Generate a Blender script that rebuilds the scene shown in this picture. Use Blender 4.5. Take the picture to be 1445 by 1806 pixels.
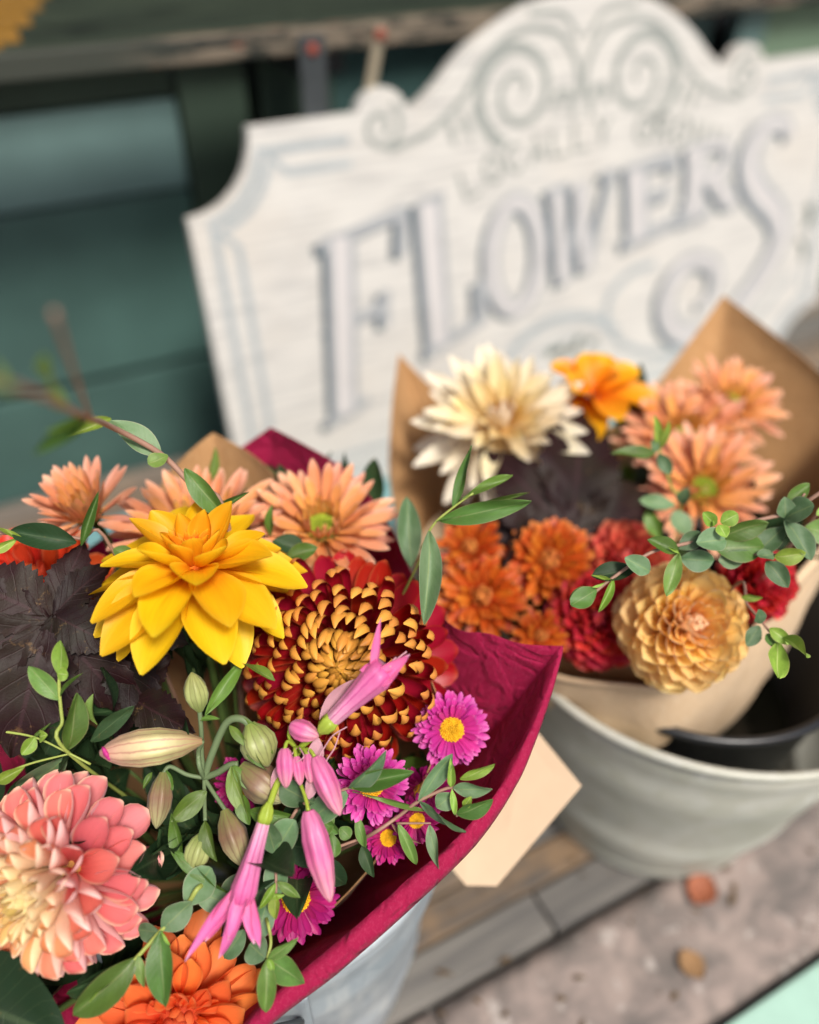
import bpy, bmesh, math, random
import numpy as np
from mathutils import Vector, Matrix

random.seed(7)
rng = np.random.default_rng(7)
for o in list(bpy.data.objects):
    bpy.data.objects.remove(o)
SC = bpy.context.scene
COL = SC.collection
R = math.radians


def V(x, y, z):
    return Vector((x, y, z))


# ------------------------------------------------------------------ camera, sky, sun, exposure
cam_d = bpy.data.cameras.new("camera")
cam = bpy.data.objects.new("camera", cam_d)
COL.objects.link(cam)
SC.camera = cam
_yaw, _pitch = R(27.2), R(39.4)
_f = Vector((math.sin(_yaw) * math.cos(_pitch), math.cos(_yaw) * math.cos(_pitch), -math.sin(_pitch)))
_r = Vector((math.cos(_yaw), -math.sin(_yaw), 0))
_u = _r.cross(_f)
cam.matrix_world = Matrix(((_r.x, _u.x, -_f.x, 0), (_r.y, _u.y, -_f.y, 0), (_r.z, _u.z, -_f.z, 0), (0, 0, 0, 1)))
cam_d.sensor_fit = 'HORIZONTAL'
cam_d.sensor_width = 36.0
cam_d.lens = 36.05
cam_d.clip_start = 0.02
cam_d.clip_end = 400
cam_d.dof.use_dof = True
cam_d.dof.focus_distance = 0.400
cam_d.dof.aperture_fstop = 2.6
cam_d.dof.aperture_blades = 0
FRONT = V(-.353, -.687, .635)          # up and out towards the side people stand on
UPC = V(.290, .564, .773)

world = bpy.data.worlds.new("World")
SC.world = world
world.use_nodes = True
wn = world.node_tree
wn.nodes.clear()
_sky = wn.nodes.new('ShaderNodeTexSky')
_sky.sky_type = 'NISHITA'
_sky.sun_disc = False
SUN_EL, SUN_AZ = R(55), R(177)         # azimuth clockwise from +Y
_sky.sun_elevation = SUN_EL
_sky.sun_rotation = SUN_AZ
_sky.air_density = 1.0
_sky.dust_density = 4.0
_sky.ozone_density = 1.0
_bg = wn.nodes.new('ShaderNodeBackground')
_bg.inputs['Strength'].default_value = 0.05
_wo = wn.nodes.new('ShaderNodeOutputWorld')
wn.links.new(_sky.outputs[0], _bg.inputs[0])
wn.links.new(_bg.outputs[0], _wo.inputs[0])

sun_d = bpy.data.lights.new("sun", 'SUN')
sun_d.energy = 1.5
sun_d.angle = R(13)
sun_d.color = (1.0, .95, .88)
sun = bpy.data.objects.new("sun", sun_d)
COL.objects.link(sun)
_sd = Vector((math.sin(SUN_AZ) * math.cos(SUN_EL), math.cos(SUN_AZ) * math.cos(SUN_EL), math.sin(SUN_EL)))
sun.rotation_euler = _sd.to_track_quat('Z', 'Y').to_euler()
sun.location = _sd * 5

SC.view_settings.view_transform = 'Standard'
SC.view_settings.look = 'None'
SC.view_settings.exposure = 1.45
SC.view_settings.gamma = 1.0
SC.view_settings.use_curve_mapping = False
SC.render.engine = 'CYCLES'
SC.cycles.use_denoising = True
SC.cycles.max_bounces = 8
SC.cycles.transparent_max_bounces = 8

# ------------------------------------------------------------------ helpers


def mesh_of(name, verts, faces, uvs=None, smooth=True, mat=None, mats=None, midx=None):
    me = bpy.data.meshes.new(name)
    me.from_pydata([tuple(v) for v in verts], [], [tuple(f) for f in faces])
    if uvs is not None:
        lay = me.uv_layers.new(name="UVMap")
        li = np.empty(len(me.loops), dtype=np.int32)
        me.loops.foreach_get("vertex_index", li)
        lay.data.foreach_set("uv", np.asarray(uvs, dtype=np.float32)[li].ravel())
    if smooth:
        me.polygons.foreach_set("use_smooth", [True] * len(me.polygons))
    if mats:
        for m in mats:
            me.materials.append(m)
        me.polygons.foreach_set("material_index", midx)
    elif mat:
        me.materials.append(mat)
    me.update()
    return me


def add(name, me, parent=None, mat4=None):
    o = bpy.data.objects.new(name, me)
    COL.objects.link(o)
    if parent is not None:
        o.parent = parent
    if mat4 is not None:
        o.matrix_local = mat4
    return o


def tag(o, label=None, cat=None, group=None, kind=None):
    if label:
        o['label'] = label
    if cat:
        o['category'] = cat
    if group:
        o['group'] = group
    if kind:
        o['kind'] = kind
    return o


def empty(name, loc=(0, 0, 0), m=None):
    o = bpy.data.objects.new(name, None)
    COL.objects.link(o)
    o.empty_display_size = .01
    if m is not None:
        o.matrix_world = m
    else:
        o.location = loc
    return o


def frame(loc, axis, spin=0.0):
    """matrix with +Z along axis"""
    z = Vector(axis).normalized()
    x = V(1, 0, 0) - z * z.x
    if x.length < .1:
        x = V(0, 1, 0) - z * z.y
    x.normalize()
    y = z.cross(x)
    m = Matrix(((x.x, y.x, z.x, loc[0]), (x.y, y.y, z.y, loc[1]), (x.z, y.z, z.z, loc[2]), (0, 0, 0, 1)))
    return m @ Matrix.Rotation(spin, 4, 'Z')


def grid_faces(nu, nv, close_v=False, off=0):
    f = []
    for i in range(nu - 1):
        for j in range(nv if close_v else nv - 1):
            a = i * nv + j
            b = i * nv + (j + 1) % nv
            f.append((off + a, off + a + nv, off + b + nv, off + b))
    return f


def catmull(pts, n):
    """smooth curve through points, n samples per span"""
    P_ = [Vector(p) for p in pts]
    P_ = [P_[0] * 2 - P_[1]] + P_ + [P_[-1] * 2 - P_[-2]]
    out = []
    for i in range(1, len(P_) - 2):
        a, b, c, d = P_[i - 1:i + 3]
        for k in range(n):
            t = k / n
            out.append(.5 * ((2 * b) + (c - a) * t + (2 * a - 5 * b + 4 * c - d) * t * t + (3 * b - a - 3 * c + d) * t ** 3))
    out.append(P_[-2].copy())
    return out


def tube_data(path, rad, ns=8, ends=True):
    vs, fs, uv = [], [], []
    n = len(path)
    prev = None
    for i, p in enumerate(path):
        t = (path[min(i + 1, n - 1)] - path[max(i - 1, 0)]).normalized()
        if prev is None:
            prev = t.orthogonal().normalized()
        prev = (prev - t * prev.dot(t)).normalized()
        b = t.cross(prev)
        r = rad[i] if hasattr(rad, '__len__') else rad
        for k in range(ns):
            a = 2 * math.pi * k / ns
            vs.append(p + prev * (r * math.cos(a)) + b * (r * math.sin(a)))
            uv.append((i / (n - 1), k / ns))
    for i in range(n - 1):
        for k in range(ns):
            a, b2 = i * ns + k, i * ns + (k + 1) % ns
            fs.append((a, b2, b2 + ns, a + ns))
    if ends:
        fs.append(tuple(range(ns))[::-1])
        fs.append(tuple((n - 1) * ns + k for k in range(ns)))
    return vs, fs, uv


def tube(name, path, rad, mat, parent=None, ns=8, inv=None):
    vs, fs, uv = tube_data(path, rad, ns)
    if inv is not None:
        vs = [inv @ v for v in vs]
    return add(name, mesh_of(name, vs, fs, uv, True, mat), parent)


def lathe_data(prof, ns=64):
    vs, fs, uv = [], [], []
    for i, (r, z) in enumerate(prof):
        for k in range(ns):
            a = 2 * math.pi * k / ns
            vs.append((r * math.cos(a), r * math.sin(a), z))
            uv.append((i / (len(prof) - 1), k / ns))
    for i in range(len(prof) - 1):
        for k in range(ns):
            a, b = i * ns + k, i * ns + (k + 1) % ns
            fs.append((a, b, b + ns, a + ns))
    return vs, fs, uv


def box_mesh(name, sx, sy, sz, mat, bev=.002):
    bm = bmesh.new()
    bmesh.ops.create_cube(bm, size=1)
    bmesh.ops.scale(bm, vec=(sx, sy, sz), verts=bm.verts)
    if bev:
        bmesh.ops.bevel(bm, geom=bm.edges[:], offset=bev, segments=2, affect='EDGES', profile=.6)
    me = bpy.data.meshes.new(name)
    bm.to_mesh(me)
    bm.free()
    me.materials.append(mat)
    return me


# ------------------------------------------------------------------ materials
class NT:
    def __init__(s, name):
        s.m = bpy.data.materials.new(name)
        s.m.use_nodes = True
        s.t = s.m.node_tree
        s.t.nodes.clear()

    def n(s, typ, **kw):
        nd = s.t.nodes.new(typ)
        for k, v in kw.items():
            setattr(nd, k, v)
        return nd

    def l(s, a, b):
        s.t.links.new(a, b)

    def val(s, sock, v):
        if hasattr(v, 'is_output') or isinstance(v, bpy.types.NodeSocket):
            s.l(v, sock)
        else:
            sock.default_value = v

    def math(s, op, a, b=0.0, c=None, clamp=False):
        nd = s.n('ShaderNodeMath', operation=op)
        nd.use_clamp = clamp
        s.val(nd.inputs[0], a)
        s.val(nd.inputs[1], b)
        if c is not None:
            s.val(nd.inputs[2], c)
        return nd.outputs[0]

    def step(s, x, a, b):
        nd = s.n('ShaderNodeMapRange', interpolation_type='SMOOTHSTEP')
        s.val(nd.inputs['Value'], x)
        nd.inputs['From Min'].default_value = a
        nd.inputs['From Max'].default_value = b
        return nd.outputs[0]

    def mix(s, fac, a, b, mode='MIX'):
        nd = s.n('ShaderNodeMix', data_type='RGBA', blend_type=mode)
        s.val(nd.inputs['Factor'], fac)
        for sock, v in ((nd.inputs[6], a), (nd.inputs[7], b)):
            if isinstance(v, tuple):
                sock.default_value = (*v, 1) if len(v) == 3 else v
            else:
                s.l(v, sock)
        return nd.outputs[2]

    def ramp(s, fac, stops):
        nd = s.n('ShaderNodeValToRGB')
        s.val(nd.inputs[0], fac)
        el = nd.color_ramp.elements
        while len(el) < len(stops):
            el.new(.5)
        for e, (p, c) in zip(el, stops):
            e.position = p
            e.color = (*c, 1)
        return nd.outputs[0]

    def noise(s, vec, scale, detail=3, rough=.5, dist=0.0):
        nd = s.n('ShaderNodeTexNoise')
        if vec is not None:
            s.l(vec, nd.inputs['Vector'])
        nd.inputs['Scale'].default_value = scale
        nd.inputs['Detail'].default_value = detail
        nd.inputs['Roughness'].default_value = rough
        nd.inputs['Distortion'].default_value = dist
        return nd.outputs[0]

    def mapping(s, vec, scale):
        nd = s.n('ShaderNodeMapping')
        s.l(vec, nd.inputs[0])
        nd.inputs['Scale'].default_value = scale
        return nd.outputs[0]

    def bump(s, h, strength, dist=.001):
        nd = s.n('ShaderNodeBump')
        s.l(h, nd.inputs['Height'])
        nd.inputs['Strength'].default_value = strength
        nd.inputs['Distance'].default_value = dist
        return nd.outputs[0]

    def out(s, sh):
        o = s.n('ShaderNodeOutputMaterial')
        s.l(sh, o.inputs[0])
        return s.m

    def bsdf(s, col, rough=.5, spec=.4, metal=0.0, normal=None, sheen=0.0):
        b = s.n('ShaderNodeBsdfPrincipled')
        s.val(b.inputs['Base Color'], (*col, 1) if isinstance(col, tuple) else col)
        s.val(b.inputs['Roughness'], rough)
        s.val(b.inputs['Specular IOR Level'], spec)
        s.val(b.inputs['Metallic'], metal)
        b.inputs['Sheen Weight'].default_value = sheen
        if normal is not None:
            s.l(normal, b.inputs['Normal'])
        return b.outputs[0]

    def thin(s, sh, col, fac):
        """let light through a thin petal, leaf or paper"""
        tr = s.n('ShaderNodeBsdfTranslucent')
        s.val(tr.inputs[0], (*col, 1) if isinstance(col, tuple) else col)
        mx = s.n('ShaderNodeMixShader')
        mx.inputs[0].default_value = fac
        s.l(sh, mx.inputs[1])
        s.l(tr.outputs[0], mx.inputs[2])
        return mx.outputs[0]


def petal_mat(name, body, base=None, tip=None, edge=None, back=None, transl=.3, rough=.42, basew=.55, tipw=.75, basef=.8, tipf=.7, edgef=.55, var=.10, vein=.10):
    """body: stops along the rank of the petal (0 middle of the flower, 1 outside)"""
    n = NT(name)
    oi = n.n('ShaderNodeObjectInfo')
    sp = n.n('ShaderNodeSeparateColor')
    n.l(oi.outputs['Color'], sp.inputs[0])
    rank, rnd = sp.outputs[0], sp.outputs[1]
    uvn = n.n('ShaderNodeUVMap')
    sx = n.n('ShaderNodeSeparateXYZ')
    n.l(uvn.outputs[0], sx.inputs[0])
    u, v = sx.outputs[0], sx.outputs[1]
    col = n.ramp(rank, body)
    if tip:
        f = n.math('MULTIPLY', n.step(u, tipw, 1.0), tipf)
        col = n.mix(f, col, tip)
    if base:
        f = n.math('MULTIPLY', n.math('SUBTRACT', 1.0, n.step(u, 0.0, basew)), basef)
        col = n.mix(f, col, base)
    if edge:
        av = n.math('ABSOLUTE', n.math('MULTIPLY_ADD', v, 2.0, -1.0))
        e1 = n.step(av, .80, 1.0)
        e2 = n.step(u, .93, 1.0)
        f = n.math('MULTIPLY', n.math('MAXIMUM', e1, e2), edgef)
        col = n.mix(f, col, edge)
    if back:
        g = n.n('ShaderNodeNewGeometry')
        bc = back if isinstance(back, tuple) else n.ramp(rank, back)
        col = n.mix(g.outputs['Backfacing'], col, bc)
    # veins run along the petal
    cmb = n.n('ShaderNodeCombineXYZ')
    n.l(n.math('MULTIPLY', u, 1.6), cmb.inputs[0])
    n.l(n.math('MULTIPLY', v, 16.0), cmb.inputs[1])
    n.l(n.math('MULTIPLY', rnd, 30.0), cmb.inputs[2])
    ve = n.noise(cmb.outputs[0], 1.0, 3, .6)
    hsv = n.n('ShaderNodeHueSaturation')
    n.l(col, hsv.inputs['Color'])
    hv = n.math('MULTIPLY_ADD', rnd, var * 2, 1.0 - var)
    vv = n.math('MULTIPLY_ADD', ve, vein * 2, 1.0 - vein)
    n.l(n.math('MULTIPLY', hv, vv), hsv.inputs['Value'])
    n.l(n.math('MULTIPLY_ADD', rnd, .018, .491), hsv.inputs['Hue'])
    c = hsv.outputs[0]
    nor = n.bump(ve, .25, .0006)
    sh = n.bsdf(c, rough, .35, 0, nor, 0)
    sat = n.n('ShaderNodeHueSaturation')
    sat.inputs['Saturation'].default_value = 1.12
    n.l(c, sat.inputs['Color'])
    return n.out(n.thin(sh, sat.outputs[0], transl * .75))


def leaf_mat(name, col, col2, rib, edge=None, rough=.5, transl=.22, bloom=None, spec=.4, vein_k=9.0, vein_f=.35, bumpf=.3, sheen=0):
    n = NT(name)
    oi = n.n('ShaderNodeObjectInfo')
    rnd = oi.outputs['Random']
    uvn = n.n('ShaderNodeUVMap')
    sx = n.n('ShaderNodeSeparateXYZ')
    n.l(uvn.outputs[0], sx.inputs[0])
    u, v = sx.outputs[0], sx.outputs[1]
    av = n.math('ABSOLUTE', n.math('MULTIPLY_ADD', v, 2.0, -1.0))
    tc = n.n('ShaderNodeTexCoord')
    ns = n.noise(tc.outputs['Object'], 3.0, 4, .6)
    c = n.mix(rnd, col, col2)
    c = n.mix(n.step(ns, .35, .7), c, n.mix(.22, c, (.26, .33, .22)) if bloom else n.mix(.25, c, (.02, .03, .01)))
    # side veins
    w = n.math('ADD', n.math('MULTIPLY', u, vein_k), n.math('MULTIPLY', av, -2.2))
    sv = n.math('ABSOLUTE', n.math('SUBTRACT', n.math('FRACT', w), .5))
    svm = n.math('SUBTRACT', 1.0, n.step(sv, .0, .09))
    c = n.mix(n.math('MULTIPLY', svm, vein_f), c, rib)
    mid = n.math('SUBTRACT', 1.0, n.step(av, .02, .085))
    c = n.mix(n.math('MULTIPLY', mid, .75), c, rib)
    if edge:
        c = n.mix(n.math('MULTIPLY', n.step(av, .90, 1.0), .6), c, edge)
    blot = n.noise(tc.outputs['Object'], 7.0, 4, .7)
    c = n.mix(n.math('MULTIPLY', n.step(blot, .62, .74), .55), c, (.16, .10, .035))
    dk = n.n('ShaderNodeHueSaturation')
    n.l(c, dk.inputs['Color'])
    n.l(n.math('MULTIPLY_ADD', rnd, .55, .72), dk.inputs['Value'])
    n.l(n.math('MULTIPLY_ADD', n.math('FRACT', n.math('MULTIPLY', rnd, 5.7)), .03, .485), dk.inputs['Hue'])
    c = dk.outputs[0]
    fine = n.noise(tc.outputs['Object'], 60.0, 2, .5)
    h = n.math('ADD', n.math('MULTIPLY', svm, -.5), n.math('MULTIPLY', fine, .5))
    nor = n.bump(h, bumpf, .0005)
    sh = n.bsdf(c, rough, spec, 0, nor, sheen)
    return n.out(n.thin(sh, c, transl * .65))


def plain_mat(name, col, rough=.5, spec=.4, metal=0.0, nscale=20.0, namp=.15, bumps=.0, transl=0.0, bscale=None):
    n = NT(name)
    tc = n.n('ShaderNodeTexCoord')
    ns = n.noise(tc.outputs['Object'], nscale, 4, .6)
    hsv = n.n('ShaderNodeHueSaturation')
    hsv.inputs['Color'].default_value = (*col, 1)
    n.l(n.math('MULTIPLY_ADD', ns, namp * 4, 1 - namp * 2), hsv.inputs['Value'])
    nor = None
    if bumps:
        nor = n.bump(n.noise(tc.outputs['Object'], bscale or nscale * 3, 3, .6), bumps, .001)
    sh = n.bsdf(hsv.outputs[0], rough, spec, metal, nor)
    if transl:
        sh = n.thin(sh, hsv.outputs[0], transl)
    return n.out(sh)


def paper_mat(name, col, fleck, transl, fs=900, crumple=.35):
    n = NT(name)
    tc = n.n('ShaderNodeTexCoord')
    ob = tc.outputs['Object']
    fib = n.noise(n.mapping(ob, (1.0, 1.0, .35)), fs, 4, .7, .6)
    big = n.noise(ob, 22, 3, .55)
    c = n.mix(n.step(fib, .45, .75), col, fleck)
    hs = n.n('ShaderNodeHueSaturation')
    n.l(c, hs.inputs['Color'])
    n.l(n.math('MULTIPLY_ADD', big, .30, .85), hs.inputs['Value'])
    rid = n.math('ABSOLUTE', n.math('SUBTRACT', n.noise(ob, 45, 2, .5, .8), .5))
    h = n.math('ADD', n.math('MULTIPLY', fib, .35), n.math('ADD', n.math('MULTIPLY', n.noise(ob, 130, 2, .5), .5), n.math('MULTIPLY', n.step(rid, .0, .12), .8)))
    nor = n.bump(h, crumple, .0014)
    sh = n.bsdf(hs.outputs[0], .75, .2, 0, nor, .05)
    return n.out(n.thin(sh, hs.outputs[0], transl))


def wood_mat(name, c1, c2, c3, rough=.75, axis=0, spots=None, alt=None, iso=False):
    n = NT(name)
    tc = n.n('ShaderNodeTexCoord')
    oi = n.n('ShaderNodeObjectInfo')
    add_ = n.n('ShaderNodeVectorMath', operation='ADD')
    n.l(tc.outputs['Object'], add_.inputs[0])
    n.l(oi.outputs['Random'], add_.inputs[1])
    sc = [38.0, 38.0, 38.0]
    sc[axis] = 3.0
    if iso:
        sc = [11.0, 14.0, 12.0]
    g = n.noise(n.mapping(add_.outputs[0], tuple(sc)), 2.0, 5, .65, .5)
    b = n.noise(add_.outputs[0], 9.0, 4, .6)
    c = n.mix(n.step(g, .35, .68), c1, c2)
    c = n.mix(n.step(b, .5, .72), c, c3)
    if alt:
        c = n.mix(n.step(n.math('FRACT', n.math('MULTIPLY', oi.outputs['Random'], 7.3)), .45, .75), c, n.mix(n.step(g, .35, .65), alt, c2))
    if spots:
        s_ = n.noise(add_.outputs[0], 55.0, 3, .6)
        c = n.mix(n.math('MULTIPLY', n.step(s_, .60, .70), .7), c, spots)
    hs = n.n('ShaderNodeHueSaturation')
    n.l(c, hs.inputs['Color'])
    n.l(n.math('MULTIPLY_ADD', oi.outputs['Random'], .5, .75), hs.inputs['Value'])
    nor = n.bump(g, .5, .001)
    return n.out(n.bsdf(hs.outputs[0], rough, .2, 0, nor))

# ------------------------------------------------------------------ setting: ground, deck, wall
GZ = -.722
m_ground = plain_mat("paving", (.20, .19, .18), .85, .2, 0, 6, .2, .3)
gm = mesh_of("ground", [(-40, -40, GZ), (40, -40, GZ), (40, 40, GZ), (-40, 40, GZ)], [(0, 1, 2, 3)], None, False, m_ground)
tag(add("ground", gm), kind='structure')

m_plank = wood_mat("weathered_board", (.215, .155, .105), (.095, .09, .085), (.29, .19, .11), alt=(.15, .14, .125))
m_slab = wood_mat("stone_slab", (.33, .265, .235), (.14, .125, .115), (.40, .32, .28), .85, spots=(.50, .45, .41), iso=True)
m_mint = plain_mat("mint_paint", (.34, .52, .43), .45, .4, 0, 30, .08, .1)
m_teal = plain_mat("teal_paint", (.042, .088, .084), .5, .4, 0, 12, .12, .15)
m_green = plain_mat("green_paint", (.032, .052, .036), .55, .35, 0, 10, .15, .15)
m_pale = plain_mat("pale_teal_and_light_patch", (.110, .180, .172), .5, .4, 0, 9, .18, .15)  # pale teal of a post, also the light patch painted on one board
m_greenpale = plain_mat("sage_paint", (.17, .25, .17), .55, .35, 0, 9, .12, .15)
m_black = plain_mat("black_metal", (.012, .014, .016), .45, .4, 0, 20, .1)

deck = empty("deck", (0.4, .5, -.70))
tag(deck, kind='structure')
y = .2165
k = 0
while y < 1.02:
    w = rng.choice([.018, .024, .030, .036])
    x = -.62 - rng.random() * .3
    while x < 1.75:
        L = .75 + rng.random() * .5
        me = box_mesh("plank", L - .003, w, .019, m_plank, .0025)
        add("plank", me, deck, Matrix.Translation((x + L / 2 - .4, y + w / 2 - .5, -.0095 - rng.random() * .0025)))
        x += L
    y += w + .0028
    k += 1
slab = empty("stone_edging", (.4, .157, -.70))
tag(slab, kind='structure')
x = -.7
for L in (.83, .80, .60, .55):
    bm = bmesh.new()
    bmesh.ops.create_grid(bm, x_segments=26, y_segments=8, size=.5)
    for v in bm.verts:
        v.co.x *= L - .004
        v.co.y *= .108
        edge = min(1, min(L / 2 - .002 - abs(v.co.x), .054 - abs(v.co.y)) / .006)
        v.co.z = -.004 * (1 - edge) + .0016 * math.sin(v.co.x * 61 + x * 9) * math.sin(v.co.y * 83 + 1) + rng.normal() * .0007
    ext = bmesh.ops.extrude_edge_only(bm, edges=[e for e in bm.edges if e.is_boundary])
    for v in ext['geom']:
        if isinstance(v, bmesh.types.BMVert):
            v.co.z = -.021
    me = bpy.data.meshes.new("slab")
    bm.to_mesh(me)
    bm.free()
    me.materials.append(m_slab)
    me.polygons.foreach_set("use_smooth", [True] * len(me.polygons))
    add("slab", me, slab, Matrix.Translation((x + L / 2 - .4, 0.0, 0.0)))
    x += L
rail = add("edge_rail", box_mesh("edge_rail", 2.6, .036, .030, m_mint, .003), None, Matrix.Translation((.5, .0795, -.704)))
tag(rail, "mint painted timber edging strip along the front of the stone slabs", "timber strip")

# fallen leaves lying on the slab
m_fallen = plain_mat("fallen_leaf", (.27, .09, .045), .7, .3, 0, 60, .2, .2)
m_fallen2 = plain_mat("dry_leaf", (.26, .15, .07), .8, .3, 0, 60, .2, .2)


def curl_leaf(name, label, loc, s, m, rot):
    vs, uv = [], []
    for i in range(9):
        u_ = i / 8
        w = math.sin(math.pi * min(1, u_ * .97 + .02)) ** .7 * .42
        for j in range(7):
            v_ = j / 3 - 1
            vs.append(((u_ - .5) * s, v_ * w * s, s * (.16 * v_ * v_ + .12 * (u_ - .5) ** 2 + .03 * math.sin(u_ * 9 + v_ * 3))))
            uv.append((u_, (v_ + 1) / 2))
    o = add(name, mesh_of(name, vs, grid_faces(9, 7), uv, True, m))
    o.location = loc
    o.rotation_euler = (0, 0, rot)
    tag(o, label, "fallen leaf", "fallen leaves on the stone")


curl_leaf("fallen_leaf", "curled rust orange leaf lying on the stone just under the bucket", (.376, .185, -.697), .030, m_fallen, .4)
curl_leaf("fallen_leaf", "small dry tan leaf lying on the stone nearer the mint edging", (.327, .143, -.697), .024, m_fallen2, 1.6)
curl_leaf("fallen_leaf", "golden dry leaf on the boards tucked behind the far side of the bucket", (.555, .212, -.697), .030, m_fallen2, .9)

# crumbs of leaf and petal scattered over the stone and boards
lv, lf_ = [], []
for i in range(150):
    c = V(rng.uniform(.08, .75), rng.uniform(.105, .42), -.6985 if i % 3 else -.698)
    a_ = rng.random() * 6.28
    s_ = .0012 + .0034 * rng.random() ** 2
    o_ = len(lv)
    for k in range(6):
        b_ = a_ + k * math.pi / 3
        e_ = s_ * (1.7 if k % 3 == 0 else .7) * (.7 + .5 * rng.random())
        lv.append(c + V(e_ * math.cos(b_), e_ * math.sin(b_), .0014 * rng.random()))
    lf_.append(tuple(range(o_, o_ + 6)))
tag(add("leaf_litter", mesh_of("leaf_litter", lv, lf_, None, False, plain_mat("dead_leaf", (.10, .065, .035), .8, .2, 0, 90, .45))), kind='stuff')

# wall of painted boards under and behind the table
wall = empty("back_wall", (.5, 1.05, -.40))
tag(wall, kind='structure')


m_mid_teal = plain_mat("sea_green_paint", (.052, .105, .092), .5, .4, 0, 5, .28, .15)


def wb(x0, x1, z0, z1, m, yo=0.0, name="panel"):
    me = box_mesh(name, x1 - x0 - .003, .02, z1 - z0 - .004, m, .003)
    add(name, me, wall, Matrix.Translation(((x0 + x1) / 2 - .5, .01 + yo, (z0 + z1) / 2 + .40)))


wb(-2.0, .235, -.335, -.232, m_pale)  # lighter colour stands in for light falling on this part of the wall
wb(-2.0, .235, -.232, -.172, m_green)
wb(-2.0, .235, -.560, -.335, m_mid_teal)
wb(-2.0, .62, -.722, -.566, m_mid_teal)
wb(.235, .318, -.560, -.172, m_green, -.012, "post")
wb(.334, .43, -.560, -.172, m_green, -.008, "post")
wb(.43, 1.05, -.30, -.172, m_teal, .001)
wb(.43, 1.05, -.560, -.30, m_green)
wb(.62, 2.6, -.722, -.566, m_greenpale, .002)
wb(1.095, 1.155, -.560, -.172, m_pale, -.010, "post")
wb(1.155, 2.6, -.30, -.172, m_greenpale)
wb(1.155, 2.6, -.560, -.30, m_greenpale, .002)
wb(-2.0, 2.6, -.165, .6, m_green, .34)
bw = add("backing", box_mesh("backing", 4.6, .02, .55, m_black, 0), wall, Matrix.Translation((-.2, .055, -.047)))

# unseen roof overhead, its front edge set to shade the sign and wall
unseen_roof_root = empty("unseen_roof", (.3, .7, 1.25))
tag(unseen_roof_root, kind='structure')
m_unseen_roof = wood_mat("cream_unseen_roof_board", (.50, .43, .32), (.46, .39, .28), (.52, .46, .35), .6)
for i in range(14):
    add("board", box_mesh("board", 6.0, .148, .02, m_unseen_roof, .003), unseen_roof_root, Matrix.Translation((0, -.12 + i * .15, -.0006 * (i % 2))))  # boards of the unseen roof
add("unseen_roof_edge", box_mesh("unseen_roof_edge", 6.0, .03, .16, m_green, .003), unseen_roof_root, Matrix.Translation((0, -.215, .03)))

# slatted table over the sign
m_slat = wood_mat("dark_green_slat", (.022, .032, .023), (.036, .048, .032), (.012, .018, .013), .7)
m_yellow = plain_mat("yellow_paint", (.24, .12, .015), .5, .4, 0, 30, .15, .15)


def peel_mat():
    n = NT("peeling_paint")
    tc = n.n('ShaderNodeTexCoord')
    ob = tc.outputs['Object']
    a = n.noise(n.mapping(ob, (6, 40, 40)), 2.2, 5, .7)
    b = n.noise(n.mapping(ob, (10, 40, 40)), 3.0, 4, .6)
    c = n.mix(n.step(a, .47, .56), (.16, .13, .095), (.02, .023, .019))
    c = n.mix(n.step(b, .63, .70), c, (.22, .05, .025))
    sx = n.n('ShaderNodeSeparateXYZ')
    n.l(ob, sx.inputs[0])
    c = n.mix(n.math('SUBTRACT', 1.0, n.step(sx.outputs[0], -.42, -.30)), c, (.04, .045, .035))
    return n.out(n.bsdf(c, .65, .3, 0, n.bump(a, .6, .001)))


m_peel = peel_mat()
table = empty("slatted_table", (.55, 1.1, -.15))
tag(table, "dark green slatted garden table with a peeling cream front rail", "table")
add("front_rail", box_mesh("front_rail", 2.4, .022, .023, m_peel, .003), table, Matrix.Translation((0, -.222, -.0045)))
ys = [.905, .995, 1.085, 1.180, 1.280]
for i, yy in enumerate(ys):
    w = (ys[i + 1] if i + 1 < len(ys) else 1.370) - yy - .046
    s_ = add("slat", box_mesh("slat", 2.4, w, .015, m_slat, .002), table, Matrix.Translation((0, yy + w / 2 - 1.1, -.006)))
    if i < 5:
        x1 = .058 + (yy - .907) * .25
        sl = add("painted_end", box_mesh("painted_end", .3, w + .002, .0165, m_yellow, .002), s_, Matrix.Translation((x1 - .15 - .55, 0, 0.0004)))
for xx, yy in ((-1.1, -.17), (1.1, -.17), (-1.1, .2), (1.1, .2)):
    add("leg", box_mesh("leg", .045, .045, .535, m_black, .003), table, Matrix.Translation((xx, yy, -.2905)))
# crossbar under the slats, its strap hinge and hook
add("crossbar", box_mesh("crossbar", .05, .40, .03, m_black, .003), table, Matrix.Translation((-.19, 0.0, -.030)))
m_strap = plain_mat("old_steel", (.07, .08, .085), .5, .5, .6, 40, .2, .2)
m_cream = plain_mat("cream_paint", (.28, .24, .17), .6, .3, 0, 40, .2, .2)
hinge = add("strap_hinge", box_mesh("strap_hinge", .028, .004, .085, m_strap, .001), table, Matrix.Translation((-.215, -.2355, -.042)))
add("rivet", mesh_of("rivet", *lathe_data([(.0001, .004), (.004, .0035), (.006, .001), (.006, 0)], 12), True, plain_mat("rust", (.26, .05, .03), .7)), hinge,
    Matrix.Translation((0, -.002, .030)) @ Matrix.Rotation(R(90), 4, 'X'))
brc = add("brace", box_mesh("brace", .011, .005, .105, m_cream, .001), table, Matrix.Translation((-.152, -.2365, -.048)) @ Matrix.Rotation(R(14), 4, 'Y'))
add("rivet", mesh_of("rivet", *lathe_data([(.0001, .004), (.004, .0035), (.006, .001), (.006, 0)], 12), True, bpy.data.materials["rust"]), brc,
    Matrix.Translation((0, -.0028, .045)) @ Matrix.Rotation(R(90), 4, 'X'))

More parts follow.
